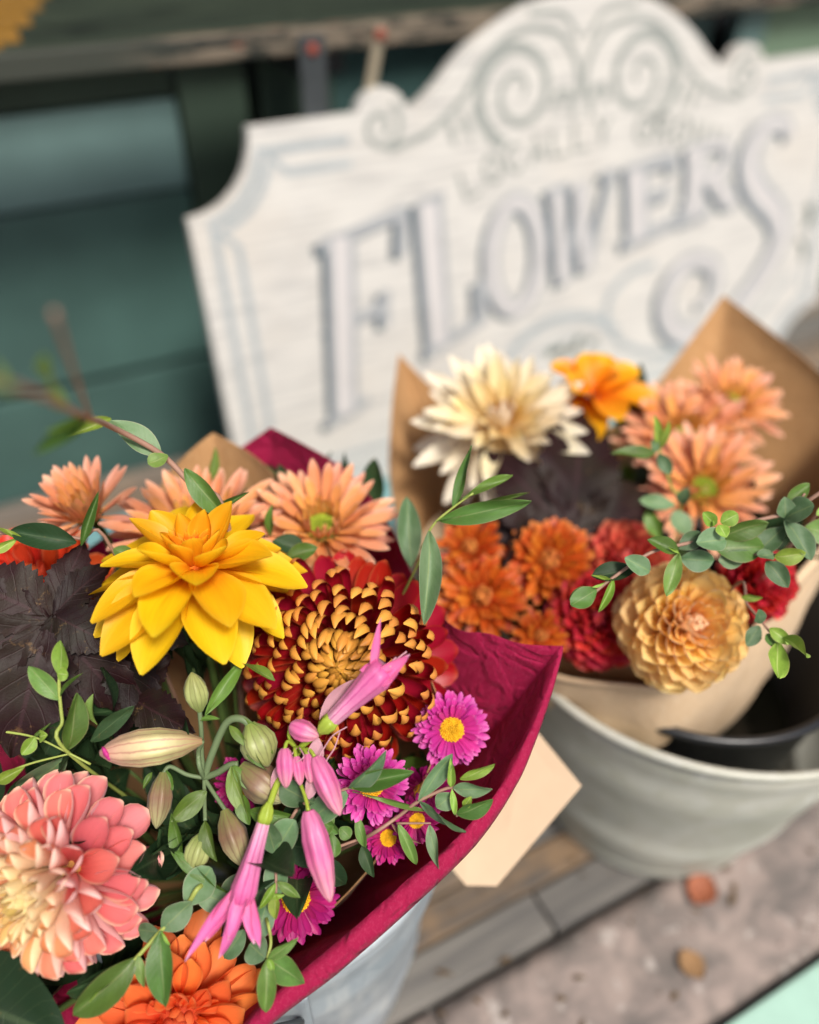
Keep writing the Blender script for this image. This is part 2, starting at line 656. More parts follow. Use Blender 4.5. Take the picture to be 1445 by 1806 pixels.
# painted ledge the sign stands on
ledge = add("ledge_beam", box_mesh("ledge_beam", 1.06, .13, .044, plain_mat("ledge_paint", (.15, .30, .31), .5, .4, 0, 14, .15, .1), .004), None, Matrix.Translation((.50, .805, -.678)))
tag(ledge, "teal painted timber beam under the foot of the white sign", "timber beam")

# ------------------------------------------------------------------ the sign
TILT = R(8.5)
SX, SB = .663, -.437                    # middle of the sign, its foot along the lean


def sw(x, s, z=0.0):
    """a point of the sign's face: x along it, s up the lean (0 at the shoulders), z proud of it"""
    return Vector((x - SX, s - SB, z))


so = V(0, .85, -.22)
su = V(0, math.sin(TILT), math.cos(TILT))
sn = V(0, -math.cos(TILT), math.sin(TILT))
foot = V(SX, so.y, so.z) + su * SB
sm = Matrix(((1, su[0], sn[0], foot.x), (0, su[1], sn[1], foot.y), (0, su[2], sn[2], foot.z), (0, 0, 0, 1)))
sign = empty("flower_sign", m=sm)
tag(sign, "large white wooden sign with a scrolled crest reading FLOWERS", "sign")


def board_mat():
    n = NT("whitewashed_board")
    tc = n.n('ShaderNodeTexCoord')
    ob = tc.outputs['Object']
    g = n.noise(n.mapping(ob, (4, 60, 1)), 3.0, 5, .65, .4)
    b = n.noise(ob, 5.0, 4, .6)
    c = n.mix(n.step(g, .40, .72), (.60, .585, .545), (.40, .395, .38))
    c = n.mix(n.math('MULTIPLY', n.step(b, .45, .75), .6), c, (.55, .51, .45))
    return n.out(n.bsdf(c, .6, .3, 0, n.bump(g, .2, .0006)))


def arc(cx, cy, r, a0, a1, n=10):
    return [(cx + r * math.cos(R(a0 + (a1 - a0) * i / n)), cy + r * math.sin(R(a0 + (a1 - a0) * i / n))) for i in range(n + 1)]


half = [(-.407, -.437)] + arc(-.484, -.437, .077, 0, 90)[1:-1] + [(-.484, -.360), (-.484, -.079)] + arc(-.484, -.002, .077, -90, 0)[1:-1] + [(-.407, -.002), (-.297, -.002)]
half += arc(-.259, -.010, .030, 165, 20, 9)
half += [(-.222, -.003), (-.205, .006), (-.188, .019), (-.172, .034), (-.152, .049), (-.130, .062), (-.100, .076), (-.068, .084), (-.034, .0875)]
outline = half + [(0, .0885)] + [(-x, s) for x, s in reversed(half)]
bm = bmesh.new()
vs = [bm.verts.new((x, s - SB, 0)) for x, s in outline]
fc = bm.faces.new(vs)
ex = bmesh.ops.extrude_face_region(bm, geom=[fc])
for v in ex['geom']:
    if isinstance(v, bmesh.types.BMVert):
        v.co.z = -.016
bmesh.ops.recalc_face_normals(bm, faces=bm.faces)
bmesh.ops.triangulate(bm, faces=[f for f in bm.faces if len(f.verts) > 4])
me = bpy.data.meshes.new("board")
bm.to_mesh(me)
bm.free()
me.materials.append(board_mat())
add("board", me, sign)

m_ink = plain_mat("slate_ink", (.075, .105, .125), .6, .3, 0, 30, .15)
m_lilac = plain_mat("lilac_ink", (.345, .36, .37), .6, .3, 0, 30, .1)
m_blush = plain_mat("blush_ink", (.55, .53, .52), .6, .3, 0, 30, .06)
m_grey = plain_mat("grey_ink", (.27, .29, .27), .6, .3, 0, 30, .1)
m_pale_grey = plain_mat("pale_grey_ink", (.35, .385, .395), .6, .3, 0, 30, .1)
m_scroll = plain_mat("faded_grey_ink", (.29, .31, .29), .6, .3, 0, 30, .1)
m_darkink = plain_mat("dark_green_ink", (.10, .13, .11), .6, .3, 0, 30, .1)


def ribbon(path, w, z):
    """flat strip along (x, s) points; w one width or one per point"""
    vs, fs = [], []
    n = len(path)
    for i, p in enumerate(path):
        a, b = path[max(i - 1, 0)], path[min(i + 1, n - 1)]
        d = Vector((b[0] - a[0], b[1] - a[1]))
        d.normalize()
        ww = (w[i] if hasattr(w, '__len__') else w) / 2
        vs += [sw(p[0] - d.y * ww, p[1] + d.x * ww, z), sw(p[0] + d.y * ww, p[1] - d.x * ww, z)]
        if i:
            k_ = 2 * i
            fs.append((k_ - 2, k_ - 1, k_ + 1, k_))
    return vs, fs


class Ink:
    def __init__(s, z):
        s.v, s.f, s.z, s.c = [], [], z, 0

    def rib(s, path, w):
        v, f = ribbon(path, w, s.z + s.c * 2e-6)
        s.c += 1
        o = len(s.v)
        s.v += v
        s.f += [tuple(i + o for i in q) for q in f]

    def poly(s, pts):
        o = len(s.v)
        s.v += [sw(p[0], p[1], s.z + s.c * 2e-6) for p in pts]
        s.c += 1
        s.f.append(tuple(range(o, o + len(pts))))

    def make(s, name, m, parent=None):
        return add(name, mesh_of(name, s.v, s.f, None, False, m), parent or sign)


def cr2(pts, n=8):
    return [(p.x, p.y) for p in catmull([(x, y_, 0) for x, y_ in pts], n)]


# letters: strokes (polyline, width) in a unit box, bent into the four corners of each letter's place
S_ = {
    'F': [([(.27, .02), (.27, .98)], .30), ([(.05, .96), (.98, .96)], .09), ([(.93, .98), (.95, .74)], .09), ([(.1, .52), (.80, .52)], .09), ([(.78, .60), (.80, .40)], .08), ([(.0, .03), (.62, .03)], .08)],
    'L': [([(.27, .04), (.27, .98)], .30), ([(.0, .97), (.60, .97)], .08), ([(.05, .04), (.95, .04)], .10), ([(.90, .02), (.99, .32)], .11)],
    'W': [([(.14, .97), (.28, .04)], .20), ([(.28, .04), (.50, .90)], .08), ([(.46, .97), (.70, .04)], .20), ([(.70, .04), (.93, .97)], .08), ([(.0, .97), (.32, .97)], .07), ([(.76, .97), (1.0, .97)], .07)],
    'E': [([(.25, .02), (.25, .98)], .27), ([(.03, .96), (.92, .96)], .10), ([(.90, .98), (.90, .76)], .09), ([(.1, .52), (.70, .52)], .09), ([(.70, .63), (.70, .41)], .08), ([(.03, .04), (.98, .04)], .10), ([(.95, .02), (.99, .28)], .09)],
    'R': [([(.25, .02), (.25, .98)], .27), ([(.03, .96), (.60, .96), (.84, .88), (.86, .68), (.66, .54), (.25, .52)], .12), ([(.52, .52), (.72, .28), (.84, .05), (1.0, .05)], .20), ([(.02, .03), (.52, .03)], .08)],
}
PLACE = {
    'F': ((.297, -.348), (.392, -.316), (.430, -.098), (.311, -.122)),
    'L': ((.433, -.293), (.531, -.258), (.497, -.089), (.438, -.100)),
    'W': ((.622, -.246), (.708, -.220), (.724, -.102), (.617, -.112)),
    'E': ((.738, -.206), (.852, -.182), (.820, -.097), (.733, -.106)),
    'R': ((.836, -.190), (.938, -.174), (.918, -.086), (.832, -.095)),
}


def bend(pl, p):
    (a, b, c, d) = pl
    u_, v_ = p
    return tuple((a[i] * (1 - u_) + b[i] * u_) * (1 - v_) + (d[i] * (1 - u_) + c[i] * u_) * v_ for i in (0, 1))


for ch in 'FLWER':
    pl = PLACE[ch]
    wbox = math.hypot(pl[1][0] - pl[0][0], pl[1][1] - pl[0][1])
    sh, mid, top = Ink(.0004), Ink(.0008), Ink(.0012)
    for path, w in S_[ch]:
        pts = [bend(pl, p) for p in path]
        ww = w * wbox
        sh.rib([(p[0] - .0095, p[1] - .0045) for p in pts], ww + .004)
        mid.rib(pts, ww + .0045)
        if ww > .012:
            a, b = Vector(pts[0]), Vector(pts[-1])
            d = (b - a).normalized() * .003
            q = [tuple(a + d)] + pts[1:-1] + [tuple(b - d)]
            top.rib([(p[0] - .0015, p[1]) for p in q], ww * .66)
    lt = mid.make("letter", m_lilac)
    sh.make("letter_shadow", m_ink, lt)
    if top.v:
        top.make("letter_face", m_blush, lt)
# O
sh, mid, top = Ink(.0004), Ink(.0008), Ink(.0012)
ell = [(.572 + .036 * math.cos(a), -.186 + .066 * math.sin(a)) for a in np.linspace(0, 2 * math.pi, 41)]
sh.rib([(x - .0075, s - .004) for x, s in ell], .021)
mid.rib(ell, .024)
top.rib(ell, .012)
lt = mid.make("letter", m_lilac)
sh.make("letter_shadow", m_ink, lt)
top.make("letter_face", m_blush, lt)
# S and its long tail
sp = cr2([(1.022, -.104), (1.012, -.086), (.985, -.080), (.957, -.098), (.952, -.130), (.975, -.165), (1.012, -.195), (1.034, -.228), (1.026, -.265), (1.000, -.300), (.965, -.335), (.915, -.360), (.865, -.352), (.832, -.322), (.826, -.283), (.850, -.250), (.888, -.246), (.915, -.268), (.912, -.302), (.888, -.315)])
sw_ = [.010 + .026 * math.sin(math.pi * min(1, i / 84)) if i < 60 else .010 + .022 * math.sin(math.pi * i / len(sp)) ** .8 for i in range(len(sp))]
sh, mid, top = Ink(.0004), Ink(.0008), Ink(.0012)
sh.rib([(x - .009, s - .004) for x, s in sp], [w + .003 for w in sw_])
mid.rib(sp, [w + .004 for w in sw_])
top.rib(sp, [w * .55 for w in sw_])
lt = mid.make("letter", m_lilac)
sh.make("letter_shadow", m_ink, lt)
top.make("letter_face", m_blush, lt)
fl = Ink(.0005)
fl.rib(cr2([(.800, -.235), (.755, -.240), (.722, -.270), (.726, -.315), (.770, -.352), (.83, -.372), (.90, -.378)]), .011)
fl.rib(cr2([(.545, -.345), (.570, -.305), (.610, -.285), (.650, -.280), (.70, -.292), (.74, -.320)]), .014)
fl.rib(cr2([(.575, -.352), (.61, -.318), (.65, -.308), (.69, -.318), (.715, -.345)]), .006)
fl.rib(cr2([(1.07, -.30), (1.03, -.34), (.98, -.38), (.90, -.405)]), .008)
fl.make("flourish", m_pale_grey)
tx = Ink(.0006)
for (x0, s0, x1, s1, w) in ((.622, -.326, .652, -.323, .012), (.668, -.334, .676, -.312, .011), (.655, -.336, .664, -.326, .008), (.690, -.325, .705, -.322, .008)):
    tx.rib([(x0, s0), (x1, s1)], w)
tx.rib(cr2([(1.082, -.200), (1.092, -.215), (1.086, -.235)]), .012)
tx.rib(cr2([(1.076, -.250), (1.090, -.262), (1.096, -.285)]), .008)
tx.make("leaf_ornament", m_darkink)

# small arched line of letters
gl = {
    'L': [[(0, 1), (0, 0), (.8, 0)]], 'O': [[(.4, 0), (.05, .2), (0, .5), (.05, .8), (.4, 1), (.75, .8), (.8, .5), (.75, .2), (.4, 0)]],
    'C': [[(.75, .8), (.4, 1), (.05, .8), (0, .5), (.05, .2), (.4, 0), (.75, .2)]], 'A': [[(0, 0), (.4, 1), (.8, 0)], [(.15, .35), (.65, .35)]],
    'Y': [[(0, 1), (.4, .5), (.8, 1)], [(.4, .5), (.4, 0)]], 'G': [[(.75, .8), (.4, 1), (.05, .8), (0, .5), (.05, .2), (.4, 0), (.75, .15), (.75, .45), (.45, .45)]],
    'R': [[(0, 0), (0, 1), (.6, 1), (.75, .75), (.6, .5), (0, .5)], [(.4, .5), (.8, 0)]], 'W': [[(0, 1), (.2, 0), (.4, .8), (.6, 0), (.8, 1)]],
    'N': [[(0, 0), (0, 1), (.75, 0), (.75, 1)]],
}
cx_, cs_, rad = .697, -.62, .548
word = "LOCALLY GROWN"
for i, ch in enumerate(word):
    if ch == ' ':
        continue
    a = R(90 + 19.5 - 39.0 * i / (len(word) - 1))
    ink = Ink(.0005)
    hgt, wid = .031, .026
    for st in gl[ch]:
        pts = []
        for (gx, gy) in st:
            lx, ly = (gx - .4) * wid, gy * hgt
            r_ = rad + ly
            pts.append((cx_ + r_ * math.cos(a) + lx * math.sin(a), cs_ + r_ * math.sin(a) - lx * math.cos(a)))
        ink.rib(pts, .0058)
    ink.make("letter", m_grey)

# double border line, mirrored
for inset, w in ((.024, .0085), (.047, .0080)):
    c = .077 + inset * .15
    top_s, side_x = -.002 - inset, -.484 + inset
    path = [(-.300, top_s), (-.407 + inset * .75, top_s)] + arc(-.484 + inset * .25, -.002 - inset * .25, c, 0 - 12, -90 + 12, 9)
    path += [(side_x, -.079 - inset * .75), (side_x, -.360 + inset * .75)] + arc(-.484 + inset * .25, -.437 + inset * .25, c, 78, 12, 9) + [(-.407 + inset * .75, -.437 + inset), (0, -.437 + inset)]
    b_ = Ink(.0004)
    b_.rib([(x + SX, s) for x, s in path], w)
    b_.rib([(-x + SX, s) for x, s in path], w)
    b_.make("border_line", m_pale_grey)
# crest scrolls
for sg_ in (-1, 1):
    k_ = Ink(.0005)
    # big spiral
    pts, wd = [], []
    for i in range(60):
        t = i / 59
        a = R(250 - 640 * t) if sg_ < 0 else R(-70 + 640 * t)
        r_ = .050 * (1 - t) ** .9 + .006
        pts.append((SX + sg_ * .088 + r_ * math.cos(a), -.002 + r_ * math.sin(a)))
        wd.append(.009 * (1 - t) + .005)
    k_.rib(pts, wd)
    # outer sweep hugging the crest
    sweep = [(sg_ * .255, -.042), (sg_ * .205, -.030), (sg_ * .160, .000), (sg_ * .130, .035), (sg_ * .085, .058), (sg_ * .035, .052), (sg_ * .008, .020), (sg_ * .004, -.015)]
    k_.rib([(x + SX, s) for x, s in cr2(sweep)], .0075)
    k_.rib([(x + SX, s) for x, s in cr2([(sg_ * .075, .074), (sg_ * .030, .070), (sg_ * .006, .045)])], .006)
    # ear curl
    k_.rib([(SX + sg_ * .262 + (.022 * (1 - t) + .004) * math.cos(sg_ * 9 * t + 1), -.018 + (.022 * (1 - t) + .004) * math.sin(sg_ * 9 * t + 1)) for t in np.linspace(0, 1, 30)], .0065)
    # leaves below the scrolls
    for (x0, s0, x1, s1) in ((.165, -.012, .150, -.046), (.180, -.020, .172, -.048), (.150, -.010, .128, -.044)):
        k_.rib([(SX + sg_ * x0, s0), (SX + sg_ * (x0 + x1) / 2, (s0 + s1) / 2), (SX + sg_ * x1, s1)], [.003, .010, .002])
    k_.rib([(x + SX, s) for x, s in cr2([(sg_ * .012, -.035), (sg_ * .016, -.012), (sg_ * .034, -.010), (sg_ * .036, -.026)], 6)], .009)
    k_.make("scroll", m_scroll)

# ------------------------------------------------------------------ buckets


def galv(name, c1, c2, metal):
    n = NT(name)
    tc = n.n('ShaderNodeTexCoord')
    ob = tc.outputs['Object']
    vo = n.n('ShaderNodeTexVoronoi')
    n.l(ob, vo.inputs['Vector'])
    vo.inputs['Scale'].default_value = 70
    sp = n.n('ShaderNodeSeparateColor')
    n.l(vo.outputs['Color'], sp.inputs[0])
    b = n.noise(ob, 9, 5, .65)
    st = n.noise(n.mapping(ob, (14, 14, 2)), 2, 4, .6)
    c = n.mix(n.step(b, .38, .68), c1, c2)
    c = n.mix(n.math('MULTIPLY', sp.outputs[0], .18), c, (.62, .64, .64))
    c = n.mix(n.math('MULTIPLY', n.step(st, .58, .75), .45), c, (.62, .62, .58))
    rg = n.math('MULTIPLY_ADD', b, .3, .38)
    return n.out(n.bsdf(c, rg, .4, metal, n.bump(b, .15, .002)))


def bucket(label, cx, cy, rr, rb, z1, m):
    z0 = -.700
    root = empty("galvanised_bucket", (cx, cy, z0))
    tag(root, label, "bucket", "galvanised buckets of flowers")
    H = z1 - z0
    pr = [(.002, .010), (rb - .006, .010), (rb - .002, .0), (rb, .002), (rb + .001, .012), (rb + .0005, .018)]
    for i in range(1, 9):
        t = i / 8
        z = .018 + (H - .018) * t
        bead = .0022 if i in (2, 6) else 0
        pr.append((rb + (rr - rb) * (z / H) + bead, z))
        if bead:
            pr.append((rb + (rr - rb) * ((z + .005) / H), z + .005))
    pr += [(rr - .0016, H), (rb + .001 - .0016, .012), (.002, .0116)]
    add("body", mesh_of("body", *lathe_data(pr, 96), True, m), root)
    ring = [V(rr * math.cos(a), rr * math.sin(a), H) for a in np.linspace(0, 2 * math.pi, 97)]
    tube("rim", ring, .0034, m, root, 10)
    return root, H


m_galv_front = galv("galvanised_zinc", (.25, .29, .32), (.36, .40, .43), .3)
m_galv_back = galv("weathered_zinc", (.37, .37, .305), (.47, .46, .39), .12)
b1, H1 = bucket("blue grey metal bucket holding the bouquet in burgundy tissue", .047, .300, .122, .092, -.456, m_galv_front)
b2, H2 = bucket("olive grey metal bucket with a black pot inside holding the kraft wrapped bouquet", .411, .300, .166, .107, -.4503, m_galv_back)
for (bk, rr, H, az) in ((b2, .166, H2, 172), (b2, .166, H2, -8), (b1, .122, H1, 75), (b1, .122, H1, 255)):
    a = R(az)
    e = add("handle_ear", box_mesh("handle_ear", .006, .034, .044, bk.children[0].data.materials[0], .0025), bk, Matrix.Rotation(a, 4, 'Z') @ Matrix.Translation((rr + .0035, 0, H - .026)))
    loop = [V(.007 + .004 * math.sin(t), .011 * math.cos(t), .006 + .011 * math.sin(t)) for t in np.linspace(0, 2 * math.pi, 25)]
    tube("ring", loop, .0022, m_strap, e, 8)
m_pot = plain_mat("black_plastic", (.010, .011, .013), .33, .5, 0, 40, .15)
pr = [(.002, -.20), (.080, -.20), (.082, -.198), (.1105, .0), (.1165, .001), (.1175, .004), (.1165, .0075), (.1125, .0075), (.1100, .004), (.079, -.195), (.002, -.195)]
pot = add("plastic_pot", mesh_of("plastic_pot", *lathe_data(pr, 80), True, m_pot))
pot.location = (.3901, .2857, -.4600)
tag(pot, "black plastic flower pot standing inside the olive grey bucket", "pot")
wt = add("water", mesh_of("water", *lathe_data([(.002, 0), (.096, 0)], 48), True, plain_mat("dark_water", (.01, .012, .008), .08, .5)), pot, Matrix.Translation((0, 0, -.095)))

# ------------------------------------------------------------------ paper wraps
m_tissue = paper_mat("burgundy_tissue", (.46, .013, .080), (.54, .045, .13), .42, 900, .9)
m_kraft = paper_mat("kraft_paper", (.46, .255, .11), (.54, .33, .16), .12, 500, .25)
m_kraft_out = paper_mat("kraft_outside", (.62, .45, .28), (.68, .53, .36), .10, 500, .2)


def edge_curve(pts, sub=7):
    """closed curve through (point, sharp, lip) entries"""
    n = len(pts)
    P_ = [Vector(p[0]) for p in pts]
    tan = [(P_[(i + 1) % n] - P_[i - 1]) * (.0 if pts[i][1] else .5) for i in range(n)]
    out, lip = [], []
    for i in range(n):
        a, b = P_[i], P_[(i + 1) % n]
        for k in range(sub):
            t = k / sub
            h = (2 * t ** 3 - 3 * t * t + 1, t ** 3 - 2 * t * t + t, -2 * t ** 3 + 3 * t * t, t ** 3 - t * t)
            out.append(a * h[0] + tan[i] * h[1] + b * h[2] + tan[(i + 1) % n] * h[3])
            lip.append(pts[i][2] * (1 - t) + pts[(i + 1) % n][2] * t)
    return out, lip


def wrap(name, label, pts, ring_c, ring_r, mats, group=None, rows=16, amp=.003, lift=.0, seed=1, sub=7, bulge=.12, thick=.0004):
    E, lip = edge_curve(pts, sub)
    n = len(E)
    c = sum(E, Vector()) / n
    rc = Vector(ring_c)
    vs, uv, fs, mi = [], [], [], []
    lr = 4
    r_ = np.random.default_rng(seed)
    ph = r_.random(6) * 6
    rowlist = []
    for q in range(lr, 0, -1):                       # folded lip, outermost row first
        row = []
        for i in range(n):
            out = E[i] - c
            out.z = 0
            out.normalize()
            s = q / lr
            w = lip[i]
            row.append(E[i] + out * (w * .75 * math.sin(s * 1.5) ) + V(0, 0, -1) * (w * .95 * s ** 1.6) + V(0, 0, .0012 * math.sin(math.pi * s)))
        rowlist.append(row)
    for k in range(rows + 1):
        v = k / rows
        row = []
        for i in range(n):
            d = E[i] - c
            ang = math.atan2(d.y, d.x)
            b = rc + V(ring_r * math.cos(ang), ring_r * math.sin(ang), 0)
            p = E[i].lerp(b, v)
            o = V(d.x, d.y, 0).normalized()
            bl = bulge * math.sin(math.pi * v) ** .8 * (E[i] - b).length * .5
            wob = amp * math.sin(math.pi * min(1, v * 1.2 + .03)) * (math.sin(ang * 5 + ph[0] + v * 4) + 1.1 * (abs(math.sin(ang * 9 + ph[3] + v * 2.5)) - .5) + .6 * math.sin(ang * 11 + ph[1] - v * 7) + .45 * math.sin(ang * 23 + ph[2] + v * 3))
            row.append(p + o * (bl + wob))
        rowlist.append(row)
    nr = len(rowlist)
    for k, row in enumerate(rowlist):
        for i, p in enumerate(row):
            vs.append(p)
            uv.append((i / n, k / nr))
    for k in range(nr - 1):
        for i in range(n):
            a, b = k * n + i, k * n + (i + 1) % n
            fs.append((a, b, b + n, a + n))
            mi.append(1 if (len(mats) > 1 and k < lr) else 0)
    org = rc.copy()
    me = mesh_of(name, [v - org for v in vs], fs, uv, True, None, mats, mi)
    o = add(name, me)
    o.location = org
    if thick:
        md = o.modifiers.new("thickness", 'SOLIDIFY')
        md.thickness = thick
        md.offset = 0
    tag(o, label, "wrapping paper", group)
    return o


TIE1 = V(.030, .300, -.560)
TIE2 = V(.375, .300, -.600)
burg = [
    (V(0.1262, 0.4462, -0.3020), 1, 0), (V(0.1535, 0.3861, -0.3070), 0, 0), (V(0.1607, 0.3368, -0.3204), 0, 0), (V(0.1565, 0.2957, -0.3278), 0, 0), (V(0.1613, 0.2613, -0.3336), 0, .000),
    (V(0.1728, 0.2440, -0.3280), 0, .001), (V(0.1835, 0.2299, -0.3273), 0, .001), (V(0.1982, 0.2155, -0.3218), 1, .002), (V(0.1833, 0.2039, -0.3341), 0, .004), (V(0.1648, 0.1918, -0.3479), 0, .0055), (V(0.1478, 0.1829, -0.3595), 0, .0065),
    (V(0.1201, 0.1749, -0.3723), 0, .009), (V(0.0804, 0.1697, -0.3873), 0, .0105), (V(0.0455, 0.1654, -0.4006), 0, .011), (V(-0.0001, 0.1609, -0.4201), 0, .011), (V(-0.0664, 0.1392, -0.4601), 0, .010),
    (V(-0.1309, 0.1597, -0.4737), 0, .008), (V(-0.1364, 0.2593, -0.4217), 0, .006), (V(-0.1088, 0.3420, -0.3750), 0, 0), (V(-0.0631, 0.4142, -0.3611), 0, 0), (V(0.0011, 0.4415, -0.3498), 0, 0), (V(0.0703, 0.4528, -0.3313), 0, 0)]
wrap("tissue_wrap", "burgundy tissue paper wrapped round the nearer bouquet, its edge rolled over", burg, TIE1, .035, [m_tissue], "bouquet wrappings", seed=3, amp=.0030, thick=.0002)
kr1 = [
    (V(0.0886, 0.4490, -0.2966), 1, 0), (V(0.1070, 0.4171, -0.3029), 0, 0), (V(0.1205, 0.3726, -0.3184), 0, 0), (V(0.1289, 0.3094, -0.3319), 0, 0), (V(0.1395, 0.2464, -0.3493), 0, 0), (V(0.1241, 0.2143, -0.3644), 0, 0),
    (V(0.0943, 0.2047, -0.4085), 0, 0), (V(0.0604, 0.1975, -0.4319), 0, 0), (V(0.0163, 0.1951, -0.4537), 0, 0), (V(-0.0457, 0.1927, -0.4802), 0, 0), (V(-0.1130, 0.2181, -0.4954), 0, 0), (V(-0.1393, 0.2832, -0.4646), 0, 0), (V(-0.1092, 0.3564, -0.4045), 0, 0),
    (V(-0.0563, 0.3991, -0.3647), 0, 0), (V(0.0085, 0.4230, -0.3477), 0, 0), (V(0.0585, 0.4457, -0.3133), 0, 0)]
wrap("kraft_liner", "brown kraft paper lining inside the burgundy tissue, its corner standing up behind the peach blooms", kr1, TIE1 + V(0, 0, .004), .030, [m_kraft], "bouquet wrappings", seed=5, amp=.002)
kr2 = [
    (V(0.2603, 0.5248, -0.3189), 1, 0), (V(0.2342, 0.4871, -0.3505), 0, 0), (V(0.2102, 0.4377, -0.3859), 0, 0), (V(0.2038, 0.3808, -0.4117), 0, 0), (V(0.2126, 0.3293, -0.4263), 0, 0), (V(0.2315, 0.2973, -0.4243), 0, 0), (V(0.2545, 0.2751, -0.4177), 0, 0), (V(0.2798, 0.2491, -0.4120), 0, 0), (V(0.3119, 0.2273, -0.4087), 0, 0),
    (V(0.3538, 0.2244, -0.3975), 0, 0), (V(0.4116, 0.2389, -0.3766), 0, 0), (V(0.4823, 0.2728, -0.3579), 0, 0), (V(0.5560, 0.3296, -0.3420), 0, 0), (V(0.5387, 0.4625, -0.3023), 1, 0), (V(0.4554, 0.4442, -0.3684), 0, 0), (V(0.4024, 0.4413, -0.3853), 0, 0), (V(0.3366, 0.4725, -0.3724), 0, 0), (V(0.2911, 0.4979, -0.3544), 0, 0)]
wrap("kraft_wrap", "tall brown kraft paper with pointed corners round the farther bouquet", kr2, TIE2, .04, [m_kraft], "bouquet wrappings", seed=8, amp=.0022, sub=6)
kr3 = [
    (V(0.2312, 0.2995, -0.4293), 0, .003), (V(0.2455, 0.2645, -0.4233), 0, .003), (V(0.2698, 0.2360, -0.4137), 0, .003), (V(0.2983, 0.2132, -0.4047), 0, .003), (V(0.3404, 0.2131, -0.3902), 0, .005), (V(0.3795, 0.2237, -0.3750), 0, .007), (V(0.4274, 0.2362, -0.3617), 0, .008), (V(0.4989, 0.2627, -0.3517), 0, .006),
    (V(0.5776, 0.3218, -0.3464), 0, 0), (V(0.5591, 0.3812, -0.3632), 0, 0), (V(0.4978, 0.4064, -0.3936), 0, 0), (V(0.3956, 0.4256, -0.4140), 0, 0), (V(0.2927, 0.4414, -0.4068), 0, 0), (V(0.2186, 0.4089, -0.4124), 0, 0), (V(0.2149, 0.3496, -0.4235), 0, 0)]
wrap("kraft_collar", "pale kraft paper collar folded round the outside of the farther bouquet", kr3, TIE2 + V(0, 0, -.004), .046, [m_kraft_out, m_kraft_out], "bouquet wrappings", seed=9, amp=.0016, sub=6, bulge=.16)

# paper tag with clipped corners
m_tag = plain_mat("buff_card", (.66, .50, .34), .8, .15, 0, 40, .05, .05)
ta, tb, tc_, td, te = V(0.2105, 0.2444, -0.4287), V(0.2167, 0.1972, -0.4368), V(0.1543, 0.1866, -0.4831), V(0.1404, 0.1983, -0.4907), V(0.1351, 0.2260, -0.4905)
tf = V(0.1773, 0.2666, -0.4500)
tv = [ta, tb, tc_, td, te, tf]
nrm = (tb - ta).cross(tc_ - tb).normalized()
if nrm.dot(FRONT) < 0:
    nrm = -nrm
tv2 = [v - nrm * .0007 for v in tv]
fcs = [(0, 1, 2, 3, 4, 5), (11, 10, 9, 8, 7, 6)] + [(i, i + 6, (i + 1) % 6 + 6, (i + 1) % 6) for i in range(6)]
tgo = add("card_tag", mesh_of("card_tag", [v - tv[0] for v in tv + tv2], fcs, None, False, m_tag))
tgo.location = tv[0]
tag(tgo, "buff card tag with clipped corners hanging below the burgundy tissue", "tag")
m_string = plain_mat("string", (.55, .45, .32), .8, .2)
tube("string", [v - tv[0] for v in catmull([tv[0].lerp(tv[5], .5), V(0.1966, 0.2790, -0.4348), V(0.1894, 0.3043, -0.4294)], 6)], .0007, m_string, tgo, 6)

# ------------------------------------------------------------------ petals and flowers


def petal_mesh(name, mat, L, W, nu=10, nv=7, w0=.35, um=.6, q=2.0, tipx=.5, phi0=1.0, phi1=.5, phip=1.0, k=.0, kp=1.0, keel=.0, rip=.0, tw=.0, ph=0.0):
    vs, uv = [], []
    cx = cz = 0.0
    prev_u = 0.0
    rowc = []
    for i in range(nu):
        # denser rows at the tip
        u_ = 1 - (1 - i / (nu - 1)) ** 1.25
        st = 6
        for s in range(st):
            uu = prev_u + (u_ - prev_u) * (s + .5) / st
            a = k * uu ** kp
            cx += math.cos(a) * (u_ - prev_u) / st
            cz += math.sin(a) * (u_ - prev_u) / st
        prev_u = u_
        rowc.append((u_, cx, cz, k * u_ ** kp))
    for (u_, cx, cz, a) in rowc:
        if u_ < um:
            t = u_ / um
            ww = w0 + (1 - w0) * (t * t * (3 - 2 * t)) ** .8
        else:
            ww = max(.03, (1 - ((u_ - um) / (1 - um)) ** q)) ** tipx
        hw = W * .5 * ww
        phi = max(.02, phi0 + (phi1 - phi0) * u_ ** phip)
        Rr = hw / phi
        for j in range(nv):
            v_ = 2 * j / (nv - 1) - 1
            yy = Rr * math.sin(v_ * phi)
            h = Rr * (1 - math.cos(v_ * phi))
            h += keel * hw * math.cos(v_ * math.pi * 2) * math.sin(math.pi * min(1, u_ + .1)) * .5
            h += rip * W * math.sin(u_ * 8 + ph + v_ * 1.5) * v_ * v_
            yy += tw * L * u_ * u_
            vs.append((cx * L - math.sin(a) * h, yy, cz * L + math.cos(a) * h))
            uv.append((u_, (v_ + 1) / 2))
    return mesh_of(name, vs, grid_faces(nu, nv), uv, True, mat)


CORES = {}
for _n, _c in (("yellow_petal", (.70, .16, .01)), ("coral_petal", (.45, .22, .06)), ("orange_petal", (.45, .05, .015)), ("scarlet_petal", (.35, .03, .01)), ("bronze_red_petal", (.26, .09, .015)), ("cream_petal", (.66, .38, .11)),
               ("burnt_orange_petal", (.40, .16, .03)), ("peach_yellow_petal", (.45, .20, .05)), ("ruby_petal", (.20, .01, .01)), ("rose_orange_petal", (.30, .04, .02))):
    CORES[_n] = plain_mat(_n.replace("petal", "heart"), _c, .7, .2, 0, 200, .3)

